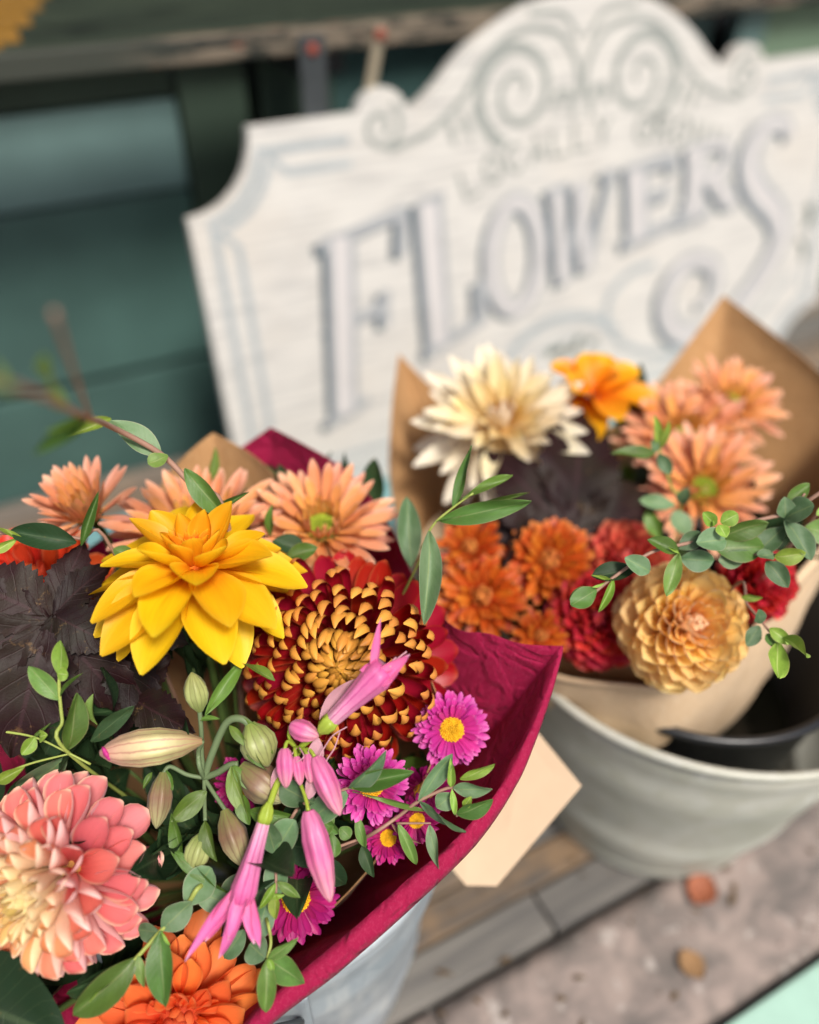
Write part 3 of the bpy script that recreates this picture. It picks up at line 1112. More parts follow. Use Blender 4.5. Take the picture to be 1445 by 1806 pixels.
GOLD = math.pi * (3 - math.sqrt(5))
m_stem = plain_mat("green_stem", (.085, .14, .035), .5, .4, 0, 40, .15)
m_dark_core = plain_mat("flower_heart", (.06, .10, .02), .7, .2, 0, 80, .2)


def interp(t, keys):
    """piecewise linear: keys = ((t, value), ...)"""
    for (a, x), (b, y_) in zip(keys, keys[1:]):
        if t <= b:
            return x + (y_ - x) * max(0, (t - a)) / (b - a)
    return keys[-1][1]


def flower(name, label, cat, group, loc, axis, spin, N, mat, elev, length, width, base_r, base_z, shape, bins=8, var=2, jit=6, skip=0, tie=None, core=None, corem=None, droop=0.0, nu=10, nv=7, sj=.10, rank_pow=1.0, world_droop=0.0):
    M = frame(loc, axis, spin)
    root = empty(name, m=M)
    tag(root, label, cat, group)
    inv = M.inverted()
    cache = {}
    for i in range(skip, N):
        t = (i + .5 - skip) / (N - skip)
        b = min(bins - 1, int(t * bins))
        vr = int(rng.integers(var))
        if (b, vr) not in cache:
            tb_ = (b + .5) / bins
            kw = shape(tb_)
            kw = dict(kw)
            kw['ph'] = vr * 2.1
            if vr:
                kw['tw'] = kw.get('tw', 0) + .05
                kw['phi1'] = kw.get('phi1', .5) * 1.15
                kw['k'] = kw.get('k', 0) + .12
            cache[(b, vr)] = petal_mesh("petal", mat, interp(tb_, length), interp(tb_, width), nu, nv, **kw)
        az = i * GOLD + rng.normal() * R(jit) * .5
        e = R(interp(t, elev) + rng.normal() * jit)
        br, bz = interp(t, base_r), interp(t, base_z)
        m = Matrix.Rotation(az, 4, 'Z') @ Matrix.Translation((br, 0, bz)) @ Matrix.Rotation(-e, 4, 'Y') @ Matrix.Rotation(rng.normal() * R(jit * 1.3), 4, 'X')
        if world_droop:
            # weight pulls every petal a little towards the ground
            d = (M @ m).to_3x3() @ V(1, 0, 0)
            ax_ = d.cross(V(0, 0, -1))
            if ax_.length > 1e-4:
                la = (inv.to_3x3() @ ax_).normalized()
                m3 = Matrix.Rotation(world_droop * ax_.length * t, 4, la)
                tr = m.translation.copy()
                m = Matrix.Translation(tr) @ m3 @ Matrix.Translation(-tr) @ m
        s = 1 + rng.normal() * sj * .6 + (0 if vr else .02)
        m = m @ Matrix.Scale(s, 4)
        o = add("petal", cache[(b, vr)], root, m)
        o.color = (t ** rank_pow, rng.random(), 0, 1)
    cr = core or interp(1, base_r)
    prof = [(.0005, interp(0, base_z) - .001)] + [(interp(t, base_r) + .0005, interp(t, base_z) - .0012) for t in (.15, .35, .6, .85, 1)] + [(cr * .55, interp(1, base_z) - .007), (.002, interp(1, base_z) - .010)]
    add("receptacle", mesh_of("receptacle", *lathe_data(prof, 20), True, corem or CORES.get(mat.name, m_dark_core)), root)
    if tie is not None:
        zb = M @ V(0, 0, interp(1, base_z) - .008)
        ax_ = (M.to_3x3() @ V(0, 0, 1)).normalized()
        path = catmull([zb, zb - ax_ * .03, zb.lerp(tie, .5) - V(0, 0, .01), tie + V(rng.normal() * .008, rng.normal() * .008, -.05)], 6)
        tube("stem", path, .0022, m_stem, root, 8, inv)
    return root


def disc(root, r, n, m, dome, bump, kind=True):
    """many tiny florets in the middle of a daisy"""
    vs, fs = [], []
    for i in range(n):
        t = math.sqrt((i + .5) / n)
        a = i * GOLD
        c = V(r * t * math.cos(a), r * t * math.sin(a), dome * (1 - t * t))
        b = bump * (.8 + .4 * rng.random()) * (1.1 - .3 * (1 - t))
        o = len(vs)
        for (z_, rr) in ((-b, b * .7), (0.2 * b, b * .95), (b * 1.1, b * .6)):
            for k in range(6):
                vs.append(c + V(rr * math.cos(k * math.pi / 3), rr * math.sin(k * math.pi / 3), z_))
        vs.append(c + V(0, 0, b * 1.35))
        for q in range(2):
            for k in range(6):
                fs.append((o + q * 6 + k, o + q * 6 + (k + 1) % 6, o + q * 6 + 6 + (k + 1) % 6, o + q * 6 + 6 + k))
        for k in range(6):
            fs.append((o + 12 + k, o + 12 + (k + 1) % 6, o + 18))
    d = add("disc", mesh_of("disc", vs, fs, None, True, m), root)
    d['kind'] = 'stuff'
    return d


# ---- yellow dahlia
m_yel = petal_mat("yellow_petal", [(0, (.84, .15, .012)), (.18, (.86, .26, .008)), (.36, (.86, .41, .006)), (.5, (.86, .49, .006)), (1, (.85, .54, .008))], base=(.84, .22, .006), tip=(.86, .56, .02), edge=(.87, .58, .03), transl=.42, rough=.5, basew=.5, basef=.75, tipf=.6, vein=.12, var=.07)


def yel_shape(t):
    if t < .30:
        return dict(w0=.55, um=.45, q=1.6, tipx=.8, phi0=1.5, phi1=.6, k=-.15, keel=.05)
    if t < .48:
        return dict(w0=.40, um=.55, q=1.7, tipx=.75, phi0=1.5, phi1=1.0, k=.35, keel=.10)
    return dict(w0=.38, um=.52, q=1.65, tipx=.78, phi0=1.25, phi1=.42, phip=.8, k=-.25, kp=1.4, keel=.16, rip=.015)


flower("dahlia", "large golden yellow dahlia with long pointed petals and an orange tufted middle", "dahlia", "dahlias", V(0.0410, 0.3110, -0.2823), V(0.096, 0.186, 0.978), .6, 66, m_yel,
       ((0, 88), (.18, 78), (.34, 54), (.50, 27), (.70, 4), (.85, -12), (1, -34)), ((0, .010), (.22, .014), (.32, .019), (.45, .033), (.62, .045), (.78, .052), (1, .048)), ((0, .004), (.22, .007), (.32, .014), (.45, .022), (.65, .028), (1, .028)),
       ((0, .001), (.3, .005), (1, .008)), ((0, .010), (.3, .008), (1, .0)), yel_shape, bins=10, jit=5, tie=TIE1, nu=12, nv=9, sj=.08, world_droop=.22)

# ---- pink dahlia
m_pink = petal_mat("coral_petal", [(0, (.55, .40, .09)), (.18, (.76, .56, .22)), (.40, (.80, .36, .16)), (.58, (.77, .19, .16)), (.8, (.77, .20, .20)), (1, (.77, .28, .28))], base=(.66, .05, .07), tip=(.86, .55, .38), edge=(.90, .66, .46), back=[(0, (.72, .58, .24)), (.35, (.84, .64, .36)), (.55, (.86, .50, .45)), (1, (.84, .46, .48))], transl=.30, basew=.7, basef=.75, tipw=.8, tipf=.15, edgef=.8, vein=.10)


def pink_shape(t):
    if t < .2:
        return dict(w0=.6, um=.5, q=1.8, tipx=.7, phi0=1.5, phi1=1.1, k=.5)
    if t < .40:
        return dict(w0=.5, um=.72, q=2.4, tipx=.52, phi0=2.9, phi1=1.8, phip=1.6, k=.15)
    if t < .72:
        return dict(w0=.42, um=.75, q=2.6, tipx=.46, phi0=2.9, phi1=1.55, phip=1.6, k=.05)
    return dict(w0=.40, um=.70, q=2.3, tipx=.50, phi0=2.5, phi1=1.1, phip=1.4, k=-.1, kp=1.5, rip=.012)


flower("dahlia", "big coral pink dahlia with rolled petals and a creamy yellow middle", "dahlia", "dahlias", V(-0.0572, 0.2471, -0.3800), V(-0.726, -0.494, 0.478), 0, 160, m_pink,
       ((0, 88), (.1, 80), (.3, 58), (.6, 26), (.85, -5), (1, -32)), ((0, .010), (.12, .017), (.3, .026), (.55, .033), (1, .034)), ((0, .005), (.12, .009), (.3, .0155), (.55, .0225), (1, .0245)),
       ((0, .001), (.2, .0075), (.5, .013), (1, .012)), ((0, .016), (.2, .013), (.5, .006), (1, -.006)), pink_shape, bins=9, jit=4, tie=TIE1, nu=12, nv=11, sj=.06)

# ---- orange dahlia at the front
m_oran = petal_mat("orange_petal", [(0, (.62, .10, .05)), (.25, (.82, .17, .05)), (.6, (.84, .20, .05)), (1, (.85, .25, .075))], base=(.78, .07, .012), tip=(.87, .30, .07), edge=(.88, .34, .12), back=(.83, .20, .07), transl=.32, basew=.6, basef=.8, tipf=.5, edgef=.6)


def oran_shape(t):
    if t < .3:
        return dict(w0=.6, um=.45, q=1.5, tipx=.8, phi0=1.2, phi1=.9, k=.9)
    return dict(w0=.42, um=.68, q=2.3, tipx=.50, phi0=2.3, phi1=1.05, k=.25, kp=1.6, rip=.03)


flower("dahlia", "bright orange dahlia cut by the bottom of the bouquet beneath the drooping trumpet", "dahlia", "dahlias", V(-0.0308, 0.1862, -0.4450), V(-0.040, -0.733, 0.679), 1, 92, m_oran,
       ((0, 86), (.3, 72), (.42, 50), (.65, 25), (1, -16)), ((0, .010), (.3, .014), (.42, .020), (.65, .031), (1, .036)), ((0, .005), (.3, .008), (.42, .013), (.65, .022), (1, .025)),
       ((0, .0012), (.35, .010), (1, .011)), ((0, .010), (.35, .006), (1, -.004)), oran_shape, bins=9, jit=5, tie=TIE1, nu=11, nv=9)
m_scar = petal_mat("scarlet_petal", [(0, (.62, .06, .02)), (.5, (.70, .075, .02)), (1, (.66, .06, .02))], base=(.55, .03, .01), edge=(.80, .24, .12), back=(.70, .10, .04), transl=.28, edgef=.7)
flower("dahlia", "scarlet orange dahlia half hidden behind the dark purple leaves", "dahlia", "dahlias", V(-0.0345, 0.3842, -0.3238), V(-0.248, -0.263, 0.932), 1, 70, m_scar,
       ((0, 85), (.3, 65), (.6, 30), (1, -15)), ((0, .012), (.3, .018), (.6, .028), (1, .032)), ((0, .006), (.3, .012), (.6, .022), (1, .026)), ((0, .001), (.3, .008), (1, .010)), ((0, .01), (.3, .008), (1, -.004)), oran_shape, bins=7, jit=5, tie=TIE1, nu=9, nv=7)

# ---- red and bronze chrysanthemum
m_mum = petal_mat("bronze_red_petal", [(0, (.50, .17, .02)), (.25, (.26, .012, .008)), (.6, (.26, .004, .007)), (1, (.36, .005, .010))], base=None, tip=None, edge=(.50, .12, .04), back=[(0, (.56, .27, .035)), (.3, (.72, .33, .05)), (.8, (.70, .29, .06)), (1, (.34, .02, .012))], transl=.16, rough=.42, edgef=.35, vein=.12)


def mum_shape(t):
    if t < .22:
        return dict(w0=.7, um=.55, q=2, tipx=.6, phi0=1.1, phi1=1.0, k=1.25, kp=1.0)
    if t < .40:
        return dict(w0=.6, um=.66, q=2.4, tipx=.55, phi0=1.3, phi1=1.2, k=2.0, kp=2.4)
    if t < .88:
        return dict(w0=.5, um=.62, q=1.9, tipx=.68, phi0=1.2, phi1=.95, k=2.2, kp=3.1, rip=.02)
    return dict(w0=.40, um=.72, q=2.4, tipx=.5, phi0=1.1, phi1=.6, k=.45, kp=2.5, rip=.04)


flower("chrysanthemum", "large crimson chrysanthemum with gold incurved petal backs and a tight gold middle", "chrysanthemum", "chrysanthemums", V(0.1044, 0.2779, -0.3473), V(-0.379, -0.629, 0.679), 0, 300, m_mum,
       ((0, 86), (.15, 76), (.3, 62), (.6, 36), (.88, 4), (1, -20)), ((0, .011), (.10, .016), (.22, .025), (.36, .037), (.6, .054), (.87, .062), (.88, .047), (1, .048)), ((0, .0026), (.12, .0044), (.3, .0066), (.6, .0088), (.87, .0115), (.92, .0165), (1, .0185)),
       ((0, .0008), (.1, .0080), (.3, .0105), (1, .011)), ((0, .021), (.1, .018), (.3, .012), (1, -.002)), mum_shape, bins=14, var=2, jit=5, tie=TIE1, nu=11, nv=5, sj=.09)

# ---- peach chrysanthemums
m_peach = petal_mat("peach_petal", [(0, (.72, .46, .13)), (.25, (.78, .40, .10)), (.5, (.77, .31, .12)), (1, (.80, .38, .25))], base=(.76, .34, .05), tip=(.85, .52, .38), edge=(.84, .50, .36), back=(.62, .28, .12), transl=.30, vein=.16, basef=.6, tipf=.5)
m_eye = plain_mat("green_floret", (.30, .38, .03), .5, .3, 0, 300, .25)
m_eye2 = plain_mat("lime_floret", (.42, .50, .10), .5, .3, 0, 300, .25)


def peach_shape(t):
    if t < .30:
        return dict(w0=.55, um=.7, q=2, tipx=.55, phi0=1.6, phi1=.9, k=.45, kp=1.2)
    return dict(w0=.38, um=.62, q=2.0, tipx=.62, phi0=1.2, phi1=.45, k=.10, kp=1.5, keel=.14, rip=.02)


def peach(label, loc, axis, r, N=66, closed=0, tie=None, spin=0, grp="peach chrysanthemums"):
    f = r / .038
    N = int(N * 1.3)
    el = ((0, 80), (.2, 72), (.3, 58), (.5, 32), (.75, 16), (1, 0))
    if closed:
        el = ((0, 88), (.3, 82), (.6, 68), (.8, 45), (1, 8))
    rt = flower("chrysanthemum", label, "chrysanthemum", grp, loc, axis, spin, N, m_peach, el,
                ((0, .009 * f), (.28, .015 * f), (.34, .022 * f), (.6, .033 * f), (1, .036 * f)), ((0, .0034 * f), (.28, .0046 * f), (.34, .0064 * f), (1, .0082 * f)),
                ((0, .0085 * f), (.3, .0095 * f), (1, .010 * f)), ((0, .003 * f), (.3, .001), (1, -.004 * f)), peach_shape, bins=9, jit=6, tie=tie, nu=10, nv=7, sj=.12)
    disc(rt, .0088 * f, 54, m_eye, .004 * f, .0012 * f)
    return rt


peach("half open peach chrysanthemum above the scarlet dahlia, facing sideways", V(0.0013, 0.4029, -0.2944), V(-0.184, -0.140, 0.973), .029, 62, 1, TIE1, .4)
peach("peach chrysanthemum with a green eye just behind the yellow dahlia", V(0.0542, 0.3709, -0.3068), V(-0.009, -0.018, 1.000), .042, 70, 0, TIE1, 1.0)
peach("peach chrysanthemum with a green eye between the yellow dahlia and the burgundy tissue", V(0.1220, 0.3501, -0.3132), V(-0.074, -0.253, 0.965), .0385, 76, 0, TIE1, 2.2)

# ---- asters
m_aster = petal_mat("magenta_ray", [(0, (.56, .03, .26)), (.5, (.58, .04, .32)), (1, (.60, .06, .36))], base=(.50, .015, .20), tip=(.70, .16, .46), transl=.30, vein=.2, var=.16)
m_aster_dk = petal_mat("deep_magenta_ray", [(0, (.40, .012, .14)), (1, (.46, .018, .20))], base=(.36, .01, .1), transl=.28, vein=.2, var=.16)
m_pollen = plain_mat("yellow_floret", (.72, .40, .015), .6, .2, 0, 400, .25, .1)


def aster_shape(t):
    return dict(w0=.6, um=.72, q=2.4, tipx=.55, phi0=.9, phi1=.5, k=-.05, kp=1.4, keel=.1)


def aster(label, loc, axis, r, mat=None, N=66, tie=None, spin=0.0, upright=0):
    f = r / .018
    rt = flower("aster", label, "aster", "magenta asters", loc, axis, spin, N, mat or m_aster, ((0, 46 + upright), (.5, 20 + upright * .6), (1, -6)), ((0, .0085 * f), (.5, .0110 * f), (1, .0128 * f)), ((0, .0028 * f), (1, .0036 * f)),
                ((0, .0060 * f), (1, .0062 * f)), ((0, .0006), (1, -.0016 * f)), aster_shape, bins=4, jit=8, tie=tie, nu=7, nv=5, sj=.12, corem=m_pollen)
    disc(rt, .0060 * f, 130, m_pollen, .0022 * f, .00062 * f)
    return rt


aster("magenta aster with a yellow eye in the open against the burgundy tissue", V(0.1369, 0.2185, -0.3570), V(-0.212, -0.677, 0.705), .0190, None, 110, TIE1)
aster("magenta aster with a yellow eye behind crossing eucalyptus leaves", V(0.0873, 0.2112, -0.3615), V(-0.257, -0.614, 0.746), .0185, None, 118, TIE1, .5, 14)
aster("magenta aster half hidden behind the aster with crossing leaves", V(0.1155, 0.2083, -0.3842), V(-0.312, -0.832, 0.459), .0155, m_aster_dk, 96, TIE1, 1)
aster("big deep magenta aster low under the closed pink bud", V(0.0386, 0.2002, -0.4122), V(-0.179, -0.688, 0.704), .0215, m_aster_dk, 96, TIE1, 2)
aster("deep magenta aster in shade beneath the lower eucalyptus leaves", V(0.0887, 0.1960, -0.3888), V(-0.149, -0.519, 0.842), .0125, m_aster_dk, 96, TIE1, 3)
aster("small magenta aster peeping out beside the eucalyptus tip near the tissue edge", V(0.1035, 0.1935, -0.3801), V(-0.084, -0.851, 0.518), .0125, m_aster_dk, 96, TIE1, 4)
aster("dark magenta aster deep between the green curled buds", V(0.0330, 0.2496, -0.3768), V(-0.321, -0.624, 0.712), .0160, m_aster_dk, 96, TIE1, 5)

# ------------------------------------------------------------------ leaves
m_euc = leaf_mat("eucalyptus_leaf", (.075, .155, .060), (.105, .185, .080), (.18, .25, .10), (.30, .30, .20), rough=.55, transl=.18, bloom=True, vein_f=.12)
m_euc_new = leaf_mat("young_eucalyptus_leaf", (.27, .42, .045), (.23, .38, .055), (.42, .50, .18), (.45, .40, .15), rough=.45, transl=.3, vein_f=.10)
m_euc_mid = leaf_mat("green_eucalyptus_leaf", (.095, .195, .030), (.125, .22, .045), (.20, .26, .09), (.26, .24, .10), rough=.45, transl=.22, vein_f=.12)
m_dark = leaf_mat("dark_green_leaf", (.014, .036, .014), (.024, .055, .020), (.05, .085, .035), None, rough=.5, transl=.12, vein_f=.25, spec=.2)
m_mid = leaf_mat("mid_green_leaf", (.095, .185, .022), (.13, .22, .035), (.18, .24, .09), None, rough=.42, transl=.25, vein_f=.2, vein_k=3)
m_purple = leaf_mat("purple_leaf", (.011, .004, .005), (.020, .006, .006), (.034, .014, .015), None, rough=.5, transl=.06, vein_k=7, vein_f=.3, bumpf=.4, spec=.16, sheen=0)
m_twig = plain_mat("pinkish_twig", (.30, .17, .12), .55, .35, 0, 60, .15)
m_twig_g = plain_mat("yellow_green_twig", (.30, .36, .08), .5, .35, 0, 60, .12)


def leaf_unit(name, mat, um, q, tipx, w0, fold, bend_, twist, serr=0, nu=13, nv=7):
    vs, uv = [], []
    for i in range(nu):
        u_ = i / (nu - 1)
        if u_ < um:
            t = u_ / um
            ww = w0 + (1 - w0) * math.sin(t * math.pi / 2) ** .85
        else:
            ww = max(.015, 1 - ((u_ - um) / (1 - um)) ** q) ** tipx
        if serr:
            ww *= 1 + serr * (1 if i % 2 else -1)
        for j in range(nv):
            v_ = 2 * j / (nv - 1) - 1
            h = fold * abs(v_) ** 1.3 * .5 * ww + bend_ * (4 * u_ * (1 - u_)) * 1.0 + twist * v_ * .5 * ww * (u_ - .5)
            h += .02 * math.sin(u_ * 7 + v_ * 3)
            vs.append((u_, v_ * .5 * ww, h))
            uv.append((u_, (v_ + 1) / 2))
    return mesh_of(name, vs, grid_faces(nu, nv), uv, True, mat)


LEAFV = {}


def leaf(parent, inv, base, tip, width, mat, hint=None, kind='ov', name="leaf"):
    key = (mat.name, kind)
    if key not in LEAFV:
        um, q, tx, w0 = {'ov': (.46, 1.9, .72, .10), 'rd': (.50, 2.2, .55, .16), 'ln': (.42, 1.6, .85, .10), 'sp': (.62, 2.2, .6, .10)}[kind]
        LEAFV[key] = [leaf_unit("leaf", mat, um + d, q, tx, w0, fo, be, twi) for (d, fo, be, twi) in ((0, .22, .05, .2), (.04, .14, -.04, -.3), (-.04, .30, .08, .1), (.02, .10, .03, .5))]
    me = LEAFV[key][int(rng.integers(4))]
    base, tip = Vector(base), Vector(tip)
    x = tip - base
    L = x.length
    x.normalize()
    h = Vector(hint) if hint is not None else FRONT + V(rng.normal() * .28, rng.normal() * .28, rng.normal() * .28)
    z = h - x * h.dot(x)
    if z.length < .05:
        z = x.orthogonal()
    z.normalize()
    y_ = z.cross(x)
    m = Matrix(((x.x * L, y_.x * width, z.x * L, base.x), (x.y * L, y_.y * width, z.y * L, base.y), (x.z * L, y_.z * width, z.z * L, base.z), (0, 0, 0, 1)))
    return add(name, me, parent, inv @ m)


def sprig(name, label, cat, group, paths, leaves, stem_m, r=.0011, tie=None):
    """paths: lists of points; leaves: (base, tip, width, material, kind)"""
    p0 = Vector(paths[0][0])
    root = empty(name, p0)
    tag(root, label, cat, group)
    inv = Matrix.Translation(p0).inverted()
    for k, pts in enumerate(paths):
        pts = [Vector(p) for p in pts]
        if k == 0 and tie is not None:
            pts = pts + [pts[-1].lerp(tie, .5) + V(0, 0, -.01), tie + V(rng.normal() * .008, rng.normal() * .008, -.03)]
        path = catmull(pts, 6)
        n = len(path)
        rr = [r * (.75 + .35 * i / n) for i in range(n)]
        tube("stem", path, rr if k == 0 else [q * .6 for q in rr], stem_m, root, 7, inv)
    for lf in leaves:
        b, t, w, m = lf[:4]
        kd = lf[4] if len(lf) > 4 else 'ov'
        hint = lf[5] if len(lf) > 5 else None
        leaf(root, inv, b, t, w, m, hint, kd)
    return root


EU, EN, EM = m_euc, m_euc_new, m_euc_mid
GE = "eucalyptus sprigs"
sprig("eucalyptus_sprig", "long pinkish eucalyptus stem arching up over the yellow dahlia towards the teal wall", "eucalyptus", GE,
      [[V(-0.0118, 0.1932, -0.0968), V(-0.0027, 0.2251, -0.1201), V(0.0105, 0.2801, -0.1635), V(0.0213, 0.3441, -0.2079), V(0.0417, 0.3501, -0.2342), V(0.0525, 0.3409, -0.2521), V(0.0642, 0.3305, -0.2751)],
       [V(0.0124, 0.2835, -0.1667), V(0.0096, 0.2434, -0.1249), V(0.0082, 0.2200, -0.0959)]],
      [(V(0.0420, 0.3496, -0.2347), V(0.0238, 0.3668, -0.2190), .0135, EU), (V(0.0447, 0.3461, -0.2337), V(0.0345, 0.3450, -0.2347), .0085, EM, 'rd'), (V(0.0512, 0.3456, -0.2435), V(0.0640, 0.3267, -0.2676), .0110, EM), (V(0.0240, 0.3508, -0.2089), V(0.0034, 0.3434, -0.2088), .006, EN, 'ln'),
       (V(0.0048, 0.2514, -0.1426), V(0.0030, 0.2348, -0.1143), .0060, EN, 'ln'), (V(-0.0067, 0.2031, -0.1068), V(-0.0092, 0.1995, -0.0964), .007, EN, 'ln'), (V(0.0102, 0.2839, -0.1674), V(-0.0038, 0.2647, -0.1566), .004, EN, 'ln'),
       (V(0.0099, 0.2789, -0.1651), V(-0.0090, 0.2529, -0.1565), .006, EM, 'ln'), (V(0.0788, 0.3338, -0.2602), V(0.0452, 0.3418, -0.2789), .004, EM, 'ln')], m_twig, .0016, TIE1)
sprig("eucalyptus_sprig", "dark leaved eucalyptus twig above the scarlet dahlia", "eucalyptus", GE,
      [[V(-0.0447, 0.3666, -0.2644), V(-0.0254, 0.3601, -0.2682), V(-0.0059, 0.3533, -0.2733), V(0.0077, 0.3487, -0.2837)]],
      [(V(-0.0077, 0.3500, -0.2726), V(-0.0358, 0.3625, -0.2640), .0130, m_dark), (V(-0.0409, 0.3643, -0.2597), V(-0.0293, 0.3551, -0.2683), .003, EN, 'ln'), (V(-0.0459, 0.3575, -0.2698), V(-0.0324, 0.3587, -0.2662), .005, EN, 'ln'), (V(-0.0061, 0.3498, -0.2751), V(0.0098, 0.3654, -0.2568), .0052, EM, 'ln'), (V(0.0080, 0.3482, -0.2819), V(0.0169, 0.3401, -0.2857), .008, EM)], m_twig, .0010, TIE1)
sprig("eucalyptus_sprig", "upright yellow green eucalyptus tip in front of the dark purple leaf", "eucalyptus", GE,
      [[V(-0.0309, 0.2966, -0.3001), V(-0.0340, 0.2934, -0.3072), V(-0.0375, 0.2855, -0.3216), V(-0.0398, 0.2781, -0.3368)], [V(-0.0398, 0.2781, -0.3368), V(-0.0523, 0.2903, -0.3315), V(-0.0685, 0.3023, -0.3305)], [V(-0.0399, 0.2778, -0.3372), V(-0.0582, 0.2829, -0.3399), V(-0.0742, 0.2857, -0.3438)], [V(-0.0398, 0.2781, -0.3368), V(-0.0322, 0.2719, -0.3431)]],
      [(V(-0.0318, 0.2943, -0.3020), V(-0.0270, 0.3013, -0.2870), .0088, EN), (V(-0.0328, 0.2952, -0.3007), V(-0.0284, 0.2916, -0.3002), .0065, EN, 'rd'), (V(-0.0359, 0.2898, -0.3121), V(-0.0436, 0.3012, -0.2963), .0092, EM), (V(-0.0394, 0.2782, -0.3345), V(-0.0276, 0.2879, -0.3097), .0120, EM), (V(-0.0347, 0.2904, -0.3109), V(-0.0222, 0.2899, -0.3005), .0022, EM, 'ln'),
       (V(-0.0517, 0.2896, -0.3309), V(-0.0594, 0.2850, -0.3344), .0068, EN), (V(-0.0498, 0.2886, -0.3309), V(-0.0457, 0.2848, -0.3270), .006, EN), (V(-0.0419, 0.2837, -0.3455), V(-0.0697, 0.2924, -0.3662), .0155, EU), (V(-0.0237, 0.2812, -0.3284), V(-0.0213, 0.2886, -0.3151), .0070, EM), (V(-0.0290, 0.2781, -0.3347), V(-0.0056, 0.2765, -0.3195), .0085, m_dark),
       (V(-0.0736, 0.2839, -0.3454), V(-0.0599, 0.2830, -0.3407), .006, EN, 'ln'), (V(-0.0524, 0.2908, -0.3320), V(-0.0431, 0.2900, -0.3257), .002, EM, 'ln'), (V(-0.0378, 0.2917, -0.3288), V(-0.0519, 0.2948, -0.3515), .014, m_dark)], m_twig_g, .0010, TIE1)
sprig("eucalyptus_sprig", "eucalyptus tip whose leaves cross over the magenta aster", "eucalyptus", GE,
      [[V(0.0760, 0.2074, -0.3499), V(0.0679, 0.2108, -0.3536), V(0.0584, 0.2155, -0.3607), V(0.0506, 0.2180, -0.3672)]],
      [(V(0.0743, 0.2075, -0.3497), V(0.0933, 0.2056, -0.3296), .0085, EU), (V(0.0756, 0.2076, -0.3489), V(0.1023, 0.1947, -0.3382), .0098, EM), (V(0.0732, 0.2081, -0.3536), V(0.0538, 0.2102, -0.3660), .0130, EU, 'rd'), (V(0.0583, 0.2138, -0.3597), V(0.0454, 0.2239, -0.3500), .0135, EU, 'rd'), (V(0.0755, 0.2065, -0.3521), V(0.1070, 0.1868, -0.3647), .0025, EM, 'ln'),
       (V(0.0595, 0.2135, -0.3622), V(0.0463, 0.2159, -0.3719), .011, EU, 'rd'), (V(0.0911, 0.1973, -0.3776), V(0.0994, 0.1815, -0.3796), .002, m_twig, 'ln'), (V(0.0756, 0.2076, -0.3489), V(0.0782, 0.2030, -0.3485), .0018, EN, 'ln')], m_twig, .0009, TIE1)
sprig("eucalyptus_sprig", "eucalyptus spray with pale new tips lying across the rolled burgundy edge", "eucalyptus", GE,
      [[V(0.1273, 0.1810, -0.3508), V(0.1187, 0.1866, -0.3515), V(0.1037, 0.1912, -0.3588), V(0.0924, 0.1934, -0.3686), V(0.0759, 0.1983, -0.3829)], [V(0.1187, 0.1866, -0.3515), V(0.1168, 0.1775, -0.3624)], [V(0.1057, 0.1831, -0.3684), V(0.0919, 0.1924, -0.3719)]],
      [(V(0.1030, 0.1906, -0.3579), V(0.1216, 0.1923, -0.3340), .0085, EU), (V(0.1034, 0.1902, -0.3581), V(0.1173, 0.1696, -0.3648), .0092, EU), (V(0.1181, 0.1862, -0.3504), V(0.1202, 0.1915, -0.3356), .0040, EN), (V(0.1226, 0.1857, -0.3464), V(0.1376, 0.1799, -0.3366), .0058, EN, 'sp'), (V(0.1187, 0.1851, -0.3503), V(0.1334, 0.1740, -0.3463), .0088, EU),
       (V(0.1180, 0.1854, -0.3513), V(0.1149, 0.1763, -0.3580), .0034, EN), (V(0.1165, 0.1773, -0.3599), V(0.1321, 0.1709, -0.3494), .0092, EM), (V(0.1098, 0.1853, -0.3608), V(0.1185, 0.1844, -0.3540), .010, EU), (V(0.1046, 0.1823, -0.3679), V(0.1011, 0.1662, -0.3796), .0062, EU), (V(0.1197, 0.1767, -0.3559), V(0.1238, 0.1769, -0.3495), .0042, EN), (V(0.0924, 0.1922, -0.3719), V(0.0949, 0.1771, -0.3887), .0060, EM)], m_twig, .0010, TIE1)
sprig("eucalyptus_sprig", "hanging eucalyptus tip with rounded paired leaves between the pink trumpet and the closed bud", "eucalyptus", GE,
      [[V(0.0277, 0.1905, -0.3824), V(0.0299, 0.1951, -0.3781), V(0.0340, 0.2039, -0.3702), V(0.0423, 0.2112, -0.3655), V(0.0492, 0.2161, -0.3642)]],
      [(V(0.0340, 0.2038, -0.3694), V(0.0463, 0.2081, -0.3568), .0140, EU, 'rd'), (V(0.0337, 0.2037, -0.3696), V(0.0332, 0.2137, -0.3561), .0125, EU, 'rd'), (V(0.0338, 0.2033, -0.3700), V(0.0279, 0.1908, -0.3820), .0118, EU, 'rd'), (V(0.0293, 0.1939, -0.3769), V(0.0188, 0.1890, -0.3831), .0042, EN, 'ln'), (V(0.0301, 0.1938, -0.3764), V(0.0374, 0.1835, -0.3797), .0048, EM, 'ln'), (V(0.0279, 0.1904, -0.3803), V(0.0242, 0.1828, -0.3868), .0062, EN), (V(0.0250, 0.1919, -0.3814), V(0.0314, 0.1885, -0.3805), .003, EN)], m_twig, .0009, TIE1)
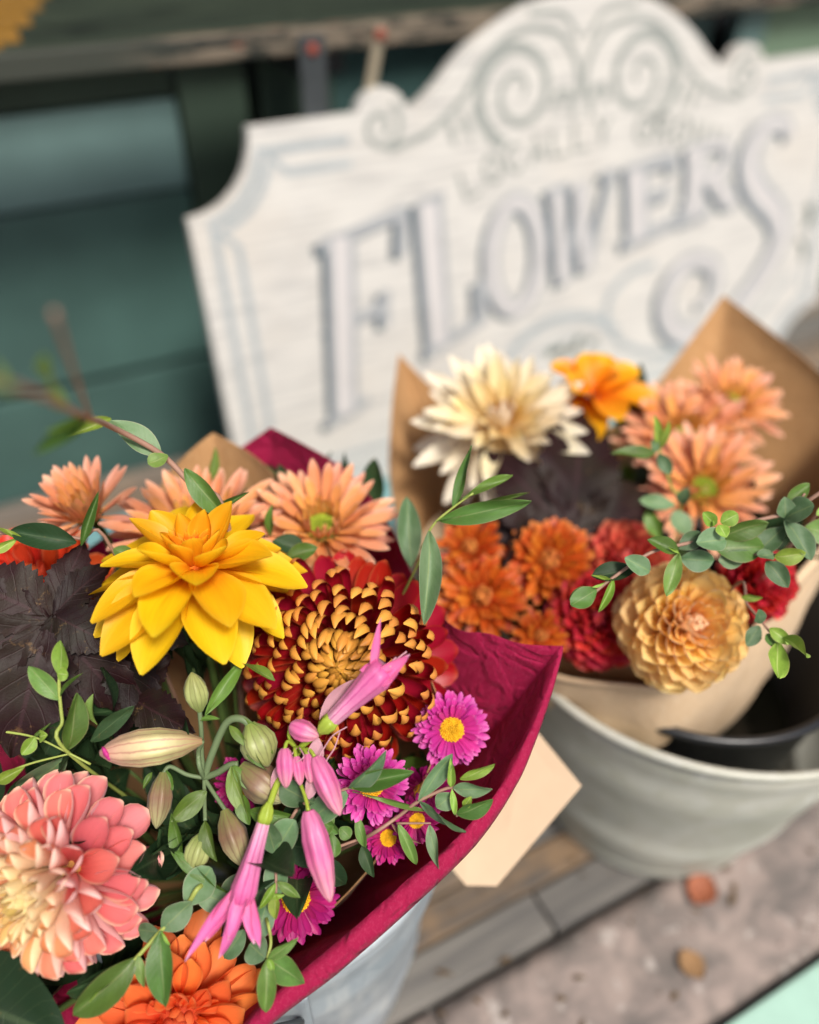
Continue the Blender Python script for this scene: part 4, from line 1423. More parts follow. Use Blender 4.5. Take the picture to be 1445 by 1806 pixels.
sprig("eucalyptus_sprig", "small eucalyptus tip resting beside the orange dahlia near the rolled tissue", "eucalyptus", GE,
      [[V(0.0156, 0.1733, -0.3979), V(0.0194, 0.1781, -0.3945), V(0.0209, 0.1880, -0.3927)]],
      [(V(0.0154, 0.1724, -0.3970), V(0.0306, 0.1704, -0.3868), .0052, EM), (V(0.0162, 0.1733, -0.3975), V(0.0272, 0.1584, -0.4057), .0142, EM), (V(0.0152, 0.1725, -0.3970), V(0.0076, 0.1574, -0.4118), .0088, EM), (V(0.0156, 0.1720, -0.3964), V(0.0164, 0.1671, -0.3984), .0035, EN), (V(0.0148, 0.1743, -0.3993), V(0.0103, 0.1837, -0.3994), .013, EU, 'rd'), (V(0.0135, 0.1830, -0.3983), V(0.0242, 0.1937, -0.3867), .0115, EU), (V(0.0099, 0.1896, -0.3962), V(-0.0023, 0.1872, -0.4084), .01, EU)], m_twig_g, .0009, TIE1)
sprig("eucalyptus_sprig", "eucalyptus twig lying between the coral dahlia and the orange dahlia", "eucalyptus", GE,
      [[V(-0.0423, 0.1985, -0.3970), V(-0.0349, 0.1999, -0.3933), V(-0.0246, 0.2027, -0.3885), V(-0.0102, 0.2069, -0.3838), V(-0.0005, 0.2118, -0.3828)]],
      [(V(-0.0242, 0.2021, -0.3870), V(-0.0320, 0.1785, -0.4071), .0128, EM), (V(-0.0239, 0.2029, -0.3879), V(-0.0079, 0.2053, -0.3803), .0125, EU), (V(-0.0253, 0.2032, -0.3883), V(-0.0337, 0.2092, -0.3904), .010, EU), (V(-0.0370, 0.1992, -0.3943), V(-0.0698, 0.1948, -0.4085), .0148, EM), (V(-0.0420, 0.1983, -0.3951), V(-0.0615, 0.1943, -0.4035), .0040, EN, 'ln'), (V(-0.0366, 0.1990, -0.3932), V(-0.0382, 0.1884, -0.4017), .0050, EM), (V(-0.0397, 0.2002, -0.3947), V(-0.0711, 0.2063, -0.4104), .008, m_dark), (V(-0.0242, 0.2014, -0.3857), V(-0.0223, 0.1944, -0.3883), .0018, EN, 'ln'), (V(-0.0103, 0.2067, -0.3840), V(0.0046, 0.2122, -0.3717), .0150, EU, 'rd'), (V(-0.0060, 0.2101, -0.3799), V(0.0082, 0.1984, -0.3886), .012, EU)], m_twig_g, .0012, TIE1)
sprig("eucalyptus_sprig", "deep shaded eucalyptus stem behind the closed pink bud", "eucalyptus", GE,
      [[V(0.0760, 0.1986, -0.3824), V(0.0595, 0.2035, -0.3885), V(0.0373, 0.2107, -0.3983), V(0.0224, 0.2142, -0.4083)]],
      [(V(0.0623, 0.2048, -0.3769), V(0.0601, 0.1955, -0.3823), .0065, EM, 'sp'), (V(0.0668, 0.2045, -0.3747), V(0.0696, 0.1988, -0.3774), .007, EM, 'rd'), (V(0.0586, 0.2127, -0.3704), V(0.0662, 0.2036, -0.3782), .008, EM), (V(0.0750, 0.1967, -0.3850), V(0.0748, 0.1837, -0.3950), .0070, m_dark, 'ln'), (V(0.0618, 0.2015, -0.3872), V(0.0404, 0.2161, -0.3876), .017, m_dark), (V(0.0528, 0.2029, -0.3929), V(0.0626, 0.1917, -0.4049), .014, m_dark), (V(0.0282, 0.2078, -0.3907), V(0.0159, 0.2016, -0.4023), .014, EU, 'rd'), (V(0.0206, 0.2100, -0.3877), V(0.0060, 0.2047, -0.3985), .015, EU, 'rd'), (V(0.0766, 0.2059, -0.3742), V(0.0751, 0.1933, -0.3823), .006, EM, 'sp'), (V(0.0662, 0.2096, -0.3717), V(0.0555, 0.2071, -0.3803), .006, EM)], m_twig, .0010, TIE1)
sprig("eucalyptus_sprig", "sparse eucalyptus stem with drooping grey green leaves in the gap between the bouquets", "eucalyptus", GE,
      [[V(0.1792, 0.2776, -0.2577), V(0.1694, 0.2804, -0.2654), V(0.1584, 0.2810, -0.2731), V(0.1517, 0.2807, -0.2857), V(0.1481, 0.2832, -0.3047)]],
      [(V(0.1543, 0.2783, -0.2740), V(0.1347, 0.2458, -0.3029), .0118, EU), (V(0.1610, 0.2799, -0.2706), V(0.2001, 0.2562, -0.2553), .0110, EM), (V(0.1534, 0.2967, -0.3140), V(0.1645, 0.3240, -0.2873), .0135, EU), (V(0.1695, 0.2805, -0.2652), V(0.1845, 0.2902, -0.2378), .0062, EM, 'ln'), (V(0.1596, 0.2803, -0.2711), V(0.2100, 0.2712, -0.2636), .0035, EM, 'ln'), (V(0.1740, 0.2799, -0.2612), V(0.2014, 0.2758, -0.2526), .006, m_mid, 'ln')], m_twig_g, .0007, TIE1)

# farther bouquet's eucalyptus
sprig("eucalyptus_sprig", "long eucalyptus branch with round leaves reaching across the peach and yellow pompon", "eucalyptus", GE,
      [[V(0.2157, 0.2183, -0.2940), V(0.2276, 0.2190, -0.2888), V(0.2495, 0.2190, -0.2809), V(0.2652, 0.2161, -0.2796), V(0.2846, 0.2125, -0.2792), V(0.3094, 0.2091, -0.2754), V(0.3286, 0.2048, -0.2737), V(0.3526, 0.2014, -0.2705)],
       [V(0.2822, 0.2122, -0.2787), V(0.2835, 0.2137, -0.2720), V(0.2845, 0.2136, -0.2673)], [V(0.3025, 0.1982, -0.2869), V(0.3156, 0.1914, -0.2869)], [V(0.3299, 0.2041, -0.2737), V(0.3363, 0.2046, -0.2632)]],
      [(V(0.2178, 0.2184, -0.2918), V(0.2019, 0.2171, -0.2945), .0102, EM, 'rd'), (V(0.2167, 0.2200, -0.2928), V(0.2040, 0.2212, -0.2953), .009, EM), (V(0.2272, 0.2177, -0.2883), V(0.2137, 0.2097, -0.2981), .0045, EN), (V(0.2254, 0.2186, -0.2883), V(0.2152, 0.2188, -0.2895), .0018, EN, 'ln'), (V(0.2262, 0.2182, -0.2883), V(0.2163, 0.2227, -0.2847), .0018, EN, 'ln'),
       (V(0.2423, 0.2178, -0.2863), V(0.2188, 0.2244, -0.2879), .0110, m_dark), (V(0.2446, 0.2116, -0.2852), V(0.2331, 0.2190, -0.2772), .0098, EU, 'rd'), (V(0.2630, 0.2121, -0.2809), V(0.2478, 0.2000, -0.2939), .0085, EM), (V(0.2640, 0.2135, -0.2809), V(0.2499, 0.2226, -0.2747), .0085, m_mid), (V(0.2633, 0.2119, -0.2809), V(0.2564, 0.2145, -0.2755), .0015, EN, 'ln'), (V(0.2663, 0.2155, -0.2819), V(0.2804, 0.2152, -0.2765), .0095, EU),
       (V(0.2836, 0.2118, -0.2698), V(0.2762, 0.2154, -0.2614), .0070, EN, 'rd'), (V(0.2847, 0.2106, -0.2693), V(0.2832, 0.2029, -0.2711), .0070, EN), (V(0.2865, 0.2111, -0.2689), V(0.2936, 0.2084, -0.2636), .0085, EN, 'rd'), (V(0.2827, 0.2111, -0.2689), V(0.2805, 0.2115, -0.2654), .003, EN), (V(0.2879, 0.2065, -0.2774), V(0.2707, 0.2095, -0.2751), .0128, EU, 'rd'), (V(0.2862, 0.2113, -0.2796), V(0.3111, 0.2020, -0.2715), .0120, EM), (V(0.2865, 0.2096, -0.2855), V(0.3104, 0.1993, -0.2855), .0160, EM), (V(0.2671, 0.2138, -0.2875), V(0.2834, 0.2059, -0.2891), .012, EU),
       (V(0.3246, 0.2024, -0.2743), V(0.3318, 0.1950, -0.2622), .0150, EU, 'rd'), (V(0.3238, 0.2021, -0.2750), V(0.3252, 0.1810, -0.2864), .0128, EU), (V(0.3254, 0.2033, -0.2749), V(0.3264, 0.2085, -0.2646), .010, EU), (V(0.3293, 0.2076, -0.2703), V(0.3410, 0.2072, -0.2599), .0080, EM), (V(0.3238, 0.2008, -0.2786), V(0.3046, 0.1998, -0.2882), .0130, EU, 'rd'), (V(0.3119, 0.1933, -0.2869), V(0.3004, 0.1939, -0.2841), .0075, EU, 'rd'), (V(0.3106, 0.1920, -0.2869), V(0.3226, 0.1839, -0.2825), .0095, EN), (V(0.3072, 0.1932, -0.2896), V(0.3095, 0.1780, -0.2962), .0105, EU), (V(0.3033, 0.2004, -0.2882), V(0.2862, 0.2051, -0.2905), .0105, EU, 'rd'), (V(0.3394, 0.1962, -0.2727), V(0.3488, 0.1952, -0.2686), .006, EN), (V(0.3419, 0.2010, -0.2858), V(0.3569, 0.1901, -0.2894), .014, EM)], m_twig, .0011, TIE2)
sprig("eucalyptus_sprig", "drooping eucalyptus tip hanging over the black pot beside the pompon", "eucalyptus", GE,
      [[V(0.3028, 0.1671, -0.3246), V(0.3028, 0.1802, -0.3211), V(0.3078, 0.1953, -0.3236), V(0.3143, 0.2107, -0.3266)]],
      [(V(0.3007, 0.1953, -0.3150), V(0.3069, 0.1875, -0.3109), .0042, EN), (V(0.3000, 0.1793, -0.3215), V(0.2901, 0.1757, -0.3288), .0085, EU), (V(0.3004, 0.1794, -0.3201), V(0.2982, 0.1822, -0.3109), .007, EU), (V(0.3016, 0.1745, -0.3194), V(0.3063, 0.1631, -0.3227), .0072, EN), (V(0.3001, 0.1742, -0.3227), V(0.3004, 0.1669, -0.3262), .007, EM), (V(0.3011, 0.1672, -0.3233), V(0.2803, 0.1481, -0.3191), .0105, EN, 'rd'), (V(0.3039, 0.1674, -0.3215), V(0.2937, 0.1464, -0.3094), .0090, EN)], m_twig, .0009, TIE2)
sprig("eucalyptus_sprig", "upright eucalyptus tip standing among the distant peach chrysanthemums", "eucalyptus", GE,
      [[V(0.3185, 0.2945, -0.2784), V(0.3209, 0.2895, -0.2915), V(0.3288, 0.2833, -0.3118), V(0.3398, 0.2817, -0.3343)]],
      [(V(0.3176, 0.2928, -0.2808), V(0.3149, 0.2980, -0.2622), .0055, EN), (V(0.3185, 0.2908, -0.2824), V(0.3220, 0.2920, -0.2648), .0050, EN), (V(0.3148, 0.2903, -0.2850), V(0.2858, 0.2968, -0.2797), .0085, EM), (V(0.3166, 0.2894, -0.2850), V(0.3182, 0.2778, -0.2931), .0085, EU), (V(0.3171, 0.2917, -0.2858), V(0.3139, 0.2945, -0.2774), .007, EU), (V(0.3278, 0.2768, -0.3194), V(0.3052, 0.2854, -0.3136), .010, EU), (V(0.3340, 0.2786, -0.3229), V(0.3381, 0.2790, -0.3112), .009, EU), (V(0.3298, 0.2782, -0.3257), V(0.3294, 0.2622, -0.3343), .015, EU), (V(0.3140, 0.2863, -0.3257), V(0.3168, 0.2722, -0.3394), .010, m_mid)], m_twig_g, .0009, TIE2)

# big plain leaf in the near corner and the dark lobed leaves
gl_ = sprig("broad_leaf", "big glossy dark green leaf in the near corner under the coral dahlia", "leaf", None, [[V(-0.1234, 0.2193, -0.4352), V(-0.1355, 0.2172, -0.4569)]], [(V(-0.1173, 0.2325, -0.4117), V(-0.0753, 0.1904, -0.4163), .052, m_dark, 'ov', V(-.25, -.45, .86))], m_stem, .002, TIE1)


def lobed(name, label, group, base, tip, width, hint, mat, lobes=5, parent=None, curl=.12, seed=0, tie=None):
    """palmate leaf with toothed edge and raised veins, from stalk (base) to the end of its middle lobe"""
    rs = np.random.default_rng(seed)
    vs, uv, fs = [], [], []
    half = R(38 + 13 * lobes)
    for li in range(lobes):
        f = -1 + 2 * li / (lobes - 1)
        a = f * half + rs.normal() * .06
        ln = 1 - .34 * abs(f) ** 1.3 + rs.normal() * .04
        wd = (.50 if lobes > 3 else .62) * ln * (1 + rs.normal() * .08)
        nu, nv = 25, 9
        o = len(vs)
        rise = .035 * (1 - abs(f)) + .012 * (li % 2)
        cu = curl * (.6 + .8 * rs.random())
        for i in range(nu):
            u_ = i / (nu - 1)
            um = .50
            ww = .20 + .80 * math.sin(u_ / um * math.pi / 2) ** .9 if u_ < um else max(.02, 1 - ((u_ - um) / (1 - um)) ** 1.55) ** .9
            for j in range(nv):
                v_ = 2 * j / (nv - 1) - 1
                tooth = 1 + (.10 if i % 2 else -.05) * abs(v_) ** 6 * (1 if 2 < i < nu - 1 else 0)
                px_, py_ = u_ * ln, v_ * .5 * wd * ww * tooth
                z = rise * math.sin(math.pi * u_) + .16 * abs(v_) ** 1.4 * wd * ww * .5 - cu * u_ ** 2.2 + .016 * math.sin(u_ * 21 - abs(v_) * 5 + li) * abs(v_) + .03 * math.sin(v_ * 2.2 + seed + li) * u_
                vs.append((px_ * math.cos(a) - py_ * math.sin(a), px_ * math.sin(a) + py_ * math.cos(a), z))
                uv.append((u_, (v_ + 1) / 2))
        fs += grid_faces(nu, nv, off=o)
    me = mesh_of(name, vs, fs, uv, True, mat)
    base, tip = Vector(base), Vector(tip)
    x = tip - base
    L = x.length
    x.normalize()
    h = Vector(hint)
    z = (h - x * h.dot(x)).normalized()
    y_ = z.cross(x)
    wk = min(1.35, max(.7, width / L * .95))
    m = Matrix(((x.x * L, y_.x * L * wk, z.x * L, base.x), (x.y * L, y_.y * L * wk, z.y * L, base.y), (x.z * L, y_.z * L * wk, z.z * L, base.z), (0, 0, 0, 1)))
    root = empty(name, base)
    tag(root, label, "leaf", group)
    inv = Matrix.Translation(base).inverted()
    add("blade", me, root, inv @ m)
    if tie is not None:
        tube("stalk", catmull([base, base.lerp(tie, .4) + V(0, 0, -.02), tie + V(0, 0, -.02)], 6), .0014, m_purple, root, 6, inv)
    return root


GP = "dark purple lobed leaves"
lobed("purple_leaf", "dark purple lobed leaf pointing away beside the scarlet dahlia", GP, V(-0.0295, 0.3289, -0.2968), V(-0.0591, 0.3533, -0.2738), .075, V(-.1, -.6, .8), m_purple, 3, seed=1, tie=TIE1)
lobed("purple_leaf", "big brownish purple lobed leaf hanging behind the yellow green eucalyptus tip", GP, V(-0.0311, 0.3277, -0.2969), V(-0.0673, 0.2874, -0.3382), .085, V(-.2, -.85, .45), m_purple, 5, seed=2, tie=TIE1)
lobed("purple_leaf", "small curled purple leaf with a bronze toothed edge under the yellow petals", GP, V(-0.0277, 0.3274, -0.2942), V(-0.0058, 0.3034, -0.3021), .050, V(-.3, -.5, .8), m_purple, 3, curl=.45, seed=3, tie=TIE1)
lobed("purple_leaf", "shaded purple leaf below the lowest yellow petals", GP, V(-0.0057, 0.3252, -0.3090), V(0.0052, 0.2766, -0.3396), .055, V(-.2, -.8, .55), m_purple, 5, seed=4, tie=TIE1)
lobed("purple_leaf", "toothed purple leaf edge showing above the large striped bud", GP, V(-0.0062, 0.2963, -0.3353), V(0.0142, 0.2632, -0.3404), .040, V(-.2, -.7, .65), m_purple, 3, seed=5, tie=TIE1)
lobed("purple_leaf", "large maple shaped purple leaf standing beside the cream dahlia", GP, V(0.2839, 0.3180, -0.3620), V(0.3470, 0.3919, -0.3121), .110, FRONT + V(.1, 0, 0), m_purple, 5, seed=6, tie=TIE2)
lobed("purple_leaf", "dark purple leaf lying flat above the orange chrysanthemums", GP, V(0.2873, 0.3265, -0.3598), V(0.2198, 0.3620, -0.3680), .060, FRONT + V(0, 0, .4), m_purple, 5, seed=7, tie=TIE2)
lobed("purple_leaf", "purple leaf folded between two orange chrysanthemums", GP, V(0.2592, 0.3339, -0.3495), V(0.2286, 0.3038, -0.3722), .03, FRONT + V(.7, 0, 0), m_purple, 3, seed=8, tie=TIE2)

# ------------------------------------------------------------------ alstroemeria buds and pink trumpets


def bud_mat(name, c0, c1, c2, stripe, n_s=7):
    n = NT(name)
    uvn = n.n('ShaderNodeUVMap')
    sx = n.n('ShaderNodeSeparateXYZ')
    n.l(uvn.outputs[0], sx.inputs[0])
    u, v = sx.outputs[0], sx.outputs[1]
    c = n.ramp(u, [(0, c0), (.45, c1), (1, c2)])
    tc = n.n('ShaderNodeTexCoord')
    w = n.noise(tc.outputs['Object'], 220, 3, .6)
    st = n.math('ABSOLUTE', n.math('SUBTRACT', n.math('FRACT', n.math('MULTIPLY_ADD', w, .35, n.math('MULTIPLY', v, n_s * 2.0))), .5))
    c = n.mix(n.math('MULTIPLY', n.math('SUBTRACT', 1.0, n.step(st, .02, .16)), .7), c, stripe)
    bl = n.noise(tc.outputs['Object'], 90, 3, .6)
    hs = n.n('ShaderNodeHueSaturation')
    n.l(c, hs.inputs['Color'])
    n.l(n.math('MULTIPLY_ADD', bl, .7, .62), hs.inputs['Value'])
    c = hs.outputs[0]
    sh = n.bsdf(c, .42, .4, 0, n.bump(st, .35, .0006), .1)
    return n.out(n.thin(sh, c, .2))


m_bud_big = bud_mat("striped_bud", (.34, .22, .10), (.62, .58, .26), (.62, .30, .26), (.40, .16, .12), 6)
m_bud_grn = bud_mat("green_bud", (.22, .30, .06), (.40, .44, .16), (.34, .36, .12), (.20, .20, .07), 7)
m_bud_brn = bud_mat("brown_green_bud", (.22, .24, .07), (.26, .15, .09), (.48, .48, .22), (.22, .12, .07), 6)


def bud(parent, inv, base, tip, r, mat, prof=None, name="bud"):
    base, tip = Vector(base), Vector(tip)
    L = (tip - base).length
    prof = prof or [(0, .30), (.06, .42), (.2, .78), (.42, 1.0), (.62, .95), (.8, .68), (.92, .36), (1, .06)]
    vs, fs, uv = [], [], []
    ns = 30
    M = frame(base, tip - base, rng.random() * 6)
    n = len(prof)
    for i, (t, rr) in enumerate(prof):
        for k in range(ns):
            a = 2 * math.pi * k / ns
            rad_ = r * rr * (1 + .12 * math.cos(6 * a + t * 1.5) * math.sin(math.pi * t))
            vs.append((rad_ * math.cos(a), rad_ * math.sin(a), L * t + .03 * L * math.sin(a + 1) * (1 - t) * 0))
            uv.append((t, k / ns))
    for i in range(n - 1):
        for k in range(ns):
            a, b = i * ns + k, i * ns + (k + 1) % ns
            fs.append((a, b, b + ns, a + ns))
    fs.append(tuple((n - 1) * ns + k for k in range(ns)))
    return add(name, mesh_of(name, vs, fs, uv, True, mat), parent, inv @ M)


def budstem(name, label, cat, group, base_pts, tie, stem_m, r, build):
    p0 = Vector(base_pts[0])
    root = empty(name, p0)
    tag(root, label, cat, group)
    inv = Matrix.Translation(p0).inverted()
    pts = [Vector(p) for p in base_pts] + ([p0.lerp(tie, .5), tie] if tie is not None else [])
    tube("stem", catmull(pts, 6), r, stem_m, root, 8, inv)
    build(root, inv)
    return root


m_gstem = plain_mat("grey_green_stem", (.13, .18, .085), .5, .35, 0, 60, .12)
HUB = V(0.0148, 0.2521, -0.3607)


def b_big(rt, inv):
    bud(rt, inv, V(0.0188, 0.2553, -0.3366), V(-0.0262, 0.2678, -0.3325), .0081, m_bud_big, [(0, .18), (.06, .36), (.2, .72), (.42, .98), (.62, 1.0), (.8, .82), (.92, .52), (1, .16)])
    bud(rt, inv, V(-0.0222, 0.2653, -0.3310), V(-0.0249, 0.2648, -0.3312), .0035, bpy.data.materials.get("hot_pink") or plain_mat("hot_pink", (.62, .05, .28), .45, .3, 0, 80, .1, transl=.2), name="petal_tip")


budstem("alstroemeria_bud", "large striped cream and pink bud lying sideways above the coral dahlia", "flower bud", "alstroemeria buds", [V(0.0188, 0.2553, -0.3366), V(0.0155, 0.2566, -0.3468), HUB], TIE1, m_gstem, .0012, b_big)
budstem("alstroemeria_bud", "pale green upright bud below the middle yellow petal", "flower bud", "alstroemeria buds", [V(0.0220, 0.2645, -0.3250), V(0.0199, 0.2606, -0.3362), V(0.0171, 0.2572, -0.3486), HUB], None, m_gstem, .0012,
        lambda rt, inv: (bud(rt, inv, V(0.0220, 0.2636, -0.3249), V(0.0235, 0.2729, -0.3071), .0056, m_bud_grn), leaf(rt, inv, V(0.0236, 0.2617, -0.3271), V(0.0492, 0.2712, -0.3084), .0075, m_mid, None, 'ln'), leaf(rt, inv, V(0.0467, 0.2700, -0.3092), V(0.0579, 0.2535, -0.3111), .0062, m_mid, V(.2, .2, .9), 'ln'), leaf(rt, inv, V(0.0206, 0.2625, -0.3298), V(0.0293, 0.2559, -0.3263), .003, m_mid, None, 'ln')))
budstem("alstroemeria_bud", "striped green bud hanging in the middle of the bouquet beside the coral dahlia", "flower bud", "alstroemeria buds", [V(0.0088, 0.2315, -0.3641), V(0.0109, 0.2389, -0.3628), HUB], None, m_gstem, .0010,
        lambda rt, inv: (bud(rt, inv, V(0.0067, 0.2279, -0.3672), V(-0.0047, 0.2171, -0.3774), .0062, m_bud_grn), leaf(rt, inv, V(0.0088, 0.2308, -0.3630), V(0.0080, 0.2140, -0.3727), .0075, m_mid, None, 'ln'), leaf(rt, inv, V(0.0136, 0.2416, -0.3563), V(-0.0058, 0.2356, -0.3599), .0105, m_mid), leaf(rt, inv, V(-0.0044, 0.2378, -0.3568), V(-0.0080, 0.2211, -0.3749), .0075, m_mid, None, 'ln'), leaf(rt, inv, V(-0.0089, 0.2266, -0.3685), V(0.0082, 0.2018, -0.3809), .0055, m_mid, None, 'ln')))
budstem("alstroemeria_bud", "brownish green bud pointing down next to the coral dahlia's upper edge", "flower bud", "alstroemeria buds", [V(-0.0028, 0.2575, -0.3522), V(0.0014, 0.2595, -0.3516), V(0.0077, 0.2552, -0.3570), HUB], None, m_gstem, .0011,
        lambda rt, inv: (bud(rt, inv, V(-0.0024, 0.2579, -0.3515), V(-0.0131, 0.2393, -0.3659), .0056, m_bud_brn), leaf(rt, inv, V(-0.0010, 0.2580, -0.3507), V(-0.0008, 0.2483, -0.3552), .004, m_mid, None, 'ln'), leaf(rt, inv, V(-0.0073, 0.2620, -0.3537), V(-0.0135, 0.2565, -0.3563), .003, m_mid, None, 'ln')))
budstem("alstroemeria_bud", "browning bud hanging behind the drooping pink trumpet", "flower bud", "alstroemeria buds", [V(0.0192, 0.2327, -0.3649), V(0.0168, 0.2425, -0.3625), HUB], None, m_gstem, .0011,
        lambda rt, inv: bud(rt, inv, V(0.0188, 0.2332, -0.3645), V(0.0186, 0.2091, -0.3789), .0066, m_bud_brn))
budstem("alstroemeria_bud", "hooded green bud curling over beside the crimson chrysanthemum", "flower bud", "alstroemeria buds", [V(0.0427, 0.2474, -0.3320), V(0.0385, 0.2529, -0.3284), V(0.0320, 0.2565, -0.3319), V(0.0233, 0.2555, -0.3458), HUB], None, m_gstem, .0019,
        lambda rt, inv: (bud(rt, inv, V(0.0415, 0.2497, -0.3301), V(0.0434, 0.2323, -0.3440), .0082, m_bud_grn), leaf(rt, inv, V(0.0396, 0.2514, -0.3273), V(0.0467, 0.2325, -0.3361), .006, m_mid, None, 'ln'), leaf(rt, inv, V(0.0324, 0.2519, -0.3288), V(0.0383, 0.2375, -0.3334), .0045, m_mid, None, 'ln'), leaf(rt, inv, V(0.0382, 0.2442, -0.3320), V(0.0415, 0.2289, -0.3409), .007, m_mid, None, 'ln')))
budstem("alstroemeria_bud", "curled green bud under the hooded one beside the small pink buds", "flower bud", "alstroemeria buds", [V(0.0311, 0.2426, -0.3474), V(0.0273, 0.2450, -0.3490), V(0.0217, 0.2480, -0.3549), HUB], None, m_gstem, .0017,
        lambda rt, inv: (bud(rt, inv, V(0.0322, 0.2417, -0.3479), V(0.0449, 0.2201, -0.3583), .0085, m_bud_brn), leaf(rt, inv, V(0.0277, 0.2420, -0.3461), V(0.0275, 0.2212, -0.3590), .0090, m_mid), leaf(rt, inv, V(0.0287, 0.2414, -0.3452), V(0.0336, 0.2265, -0.3518), .0055, m_mid, None, 'ln'), leaf(rt, inv, V(0.0278, 0.2310, -0.3540), V(0.0268, 0.2179, -0.3610), .008, m_mid), leaf(rt, inv, V(0.0293, 0.2260, -0.3626), V(0.0478, 0.2137, -0.3636), .010, m_mid)))

m_trump = petal_mat("pink_trumpet", [(0, (.78, .15, .38)), (.5, (.76, .16, .40)), (1, (.72, .13, .36))], base=(.70, .24, .42), tip=(.80, .52, .64), edge=(.80, .34, .58), transl=.32, vein=.2, basef=.5, tipw=.86, tipf=.85)
m_tube = bud_mat("pink_tube", (.78, .44, .54), (.76, .22, .44), (.70, .12, .34), (.54, .06, .25), 4)
m_closed = bud_mat("pink_closed_bud", (.70, .20, .38), (.70, .13, .33), (.78, .36, .40), (.56, .08, .26), 3)
m_calyx = plain_mat("lime_calyx", (.34, .44, .05), .42, .4, 0, 80, .12, transl=.15)
m_wither = plain_mat("withered_petal", (.66, .36, .42), .6, .2, 0, 120, .15, .3, .3)


def trumpet(label, base, throat, r0, r1, lobes, stem_pts):
    def build(rt, inv):
        b, t = Vector(base), Vector(throat)
        bud(rt, inv, b, t, 1.0, m_tube, [(0, r0 * .72), (.08, r0), (.35, r0 * 1.15), (.65, (r0 + r1) / 2 * 1.05), (.85, r1 * 1.02), (1, r1 * .9)], "tube")
        ax_ = (t - b).normalized()
        bud(rt, inv, b - ax_ * .0062, b + ax_ * .0030, r0 * 1.05, m_calyx, [(0, .45), (.3, .9), (.7, 1.05), (1, .95)], "calyx")
        for (lt, w) in lobes:
            lt = Vector(lt)
            d = lt - t
            st = t - ax_ * .004 + (d - ax_ * d.dot(ax_)).normalized() * r1 * .55
            L = (lt - st).length
            me = petal_mesh("lobe", m_trump, L, w, 12, 7, .8, .30, 1.5, .9, 1.2, .9, 1, -.3 + rng.normal() * .35, 1.8, .30, .11, rng.normal() * .12, rng.random() * 5)
            x = (lt - st).normalized()
            z = FRONT - x * FRONT.dot(x)
            z.normalize()
            y_ = z.cross(x)
            m = Matrix(((x.x, y_.x, z.x, st.x), (x.y, y_.y, z.y, st.y), (x.z, y_.z, z.z, st.z), (0, 0, 0, 1)))
            o = add("lobe", me, rt, inv @ m)
            o.color = (.5, rng.random(), 0, 1)
        for k in range(4):
            e = t + ax_ * (.004 + .003 * k) + V(rng.normal() * .002, rng.normal() * .002, rng.normal() * .002)
            tube("stamen", [t, t.lerp(e, .5), e], .0004, m_wither, rt, 5, inv)
    return budstem("trumpet_flower", label, "trumpet flower", "pink trumpet flowers", stem_pts, None, m_calyx, .0016, build)


trumpet("open pink trumpet flower hanging down over the orange dahlia, its lobes frayed", V(0.0338, 0.2119, -0.3499), V(0.0118, 0.1909, -0.3732), .0031, .0058,
        [(V(-0.0190, 0.1877, -0.3859), .0075), (V(-0.0040, 0.1742, -0.3874), .0080), (V(0.0012, 0.1774, -0.3733), .0085), (V(0.0152, 0.1717, -0.3852), .0072), (V(-0.0100, 0.1859, -0.3819), .0080), (V(0.0072, 0.1741, -0.3774), .006)], [V(0.0340, 0.2122, -0.3495), V(0.0387, 0.2170, -0.3476), V(0.0447, 0.2239, -0.3465), V(0.0550, 0.2313, -0.3425)])
trumpet("pink trumpet flower pointing up across the crimson chrysanthemum", V(0.0735, 0.2258, -0.3206), V(0.1033, 0.2253, -0.2968), .0037, .0070,
        [(V(0.1059, 0.2376, -0.2762), .0052), (V(0.1140, 0.2221, -0.2865), .0088), (V(0.1029, 0.2186, -0.2965), .008), (V(0.0924, 0.2305, -0.2972), .0070), (V(0.1070, 0.2175, -0.2933), .0070)], [V(0.0724, 0.2263, -0.3226), V(0.0658, 0.2284, -0.3299), V(0.0580, 0.2311, -0.3411), V(0.0484, 0.2271, -0.3637)])
PC = [(0, .45), (.08, .75), (.3, 1.0), (.55, 1.0), (.8, .72), (.93, .42), (1, .12)]


def closed(label, base, tip, r, stem):
    return budstem("pink_bud", label, "flower bud", "closed pink buds", stem, None, m_calyx, .0009, lambda rt, inv: bud(rt, inv, base, tip, r, m_closed, PC))


closed("long closed pink bud hanging in front of the deep magenta aster", V(0.0522, 0.2036, -0.3467), V(0.0481, 0.1719, -0.3716), .0058, [V(0.0522, 0.2036, -0.3467), V(0.0534, 0.2108, -0.3461), V(0.0541, 0.2221, -0.3461)])
closed("dusky pink bud dangling beside the magenta aster", V(0.0632, 0.2198, -0.3329), V(0.0646, 0.1957, -0.3483), .0050, [V(0.0630, 0.2200, -0.3327), V(0.0622, 0.2252, -0.3334), V(0.0586, 0.2297, -0.3383)])
closed("largest of the three little pink buds clustered at the stem joint", V(0.0516, 0.2286, -0.3298), V(0.0464, 0.2156, -0.3408), .0040, [V(0.0514, 0.2283, -0.3302), V(0.0544, 0.2319, -0.3305), V(0.0577, 0.2316, -0.3368)])
closed("slim little pink bud touching the largest of the clustered buds", V(0.0552, 0.2240, -0.3327), V(0.0528, 0.2139, -0.3411), .0027, [V(0.0551, 0.2237, -0.3331), V(0.0562, 0.2283, -0.3334), V(0.0582, 0.2313, -0.3368)])
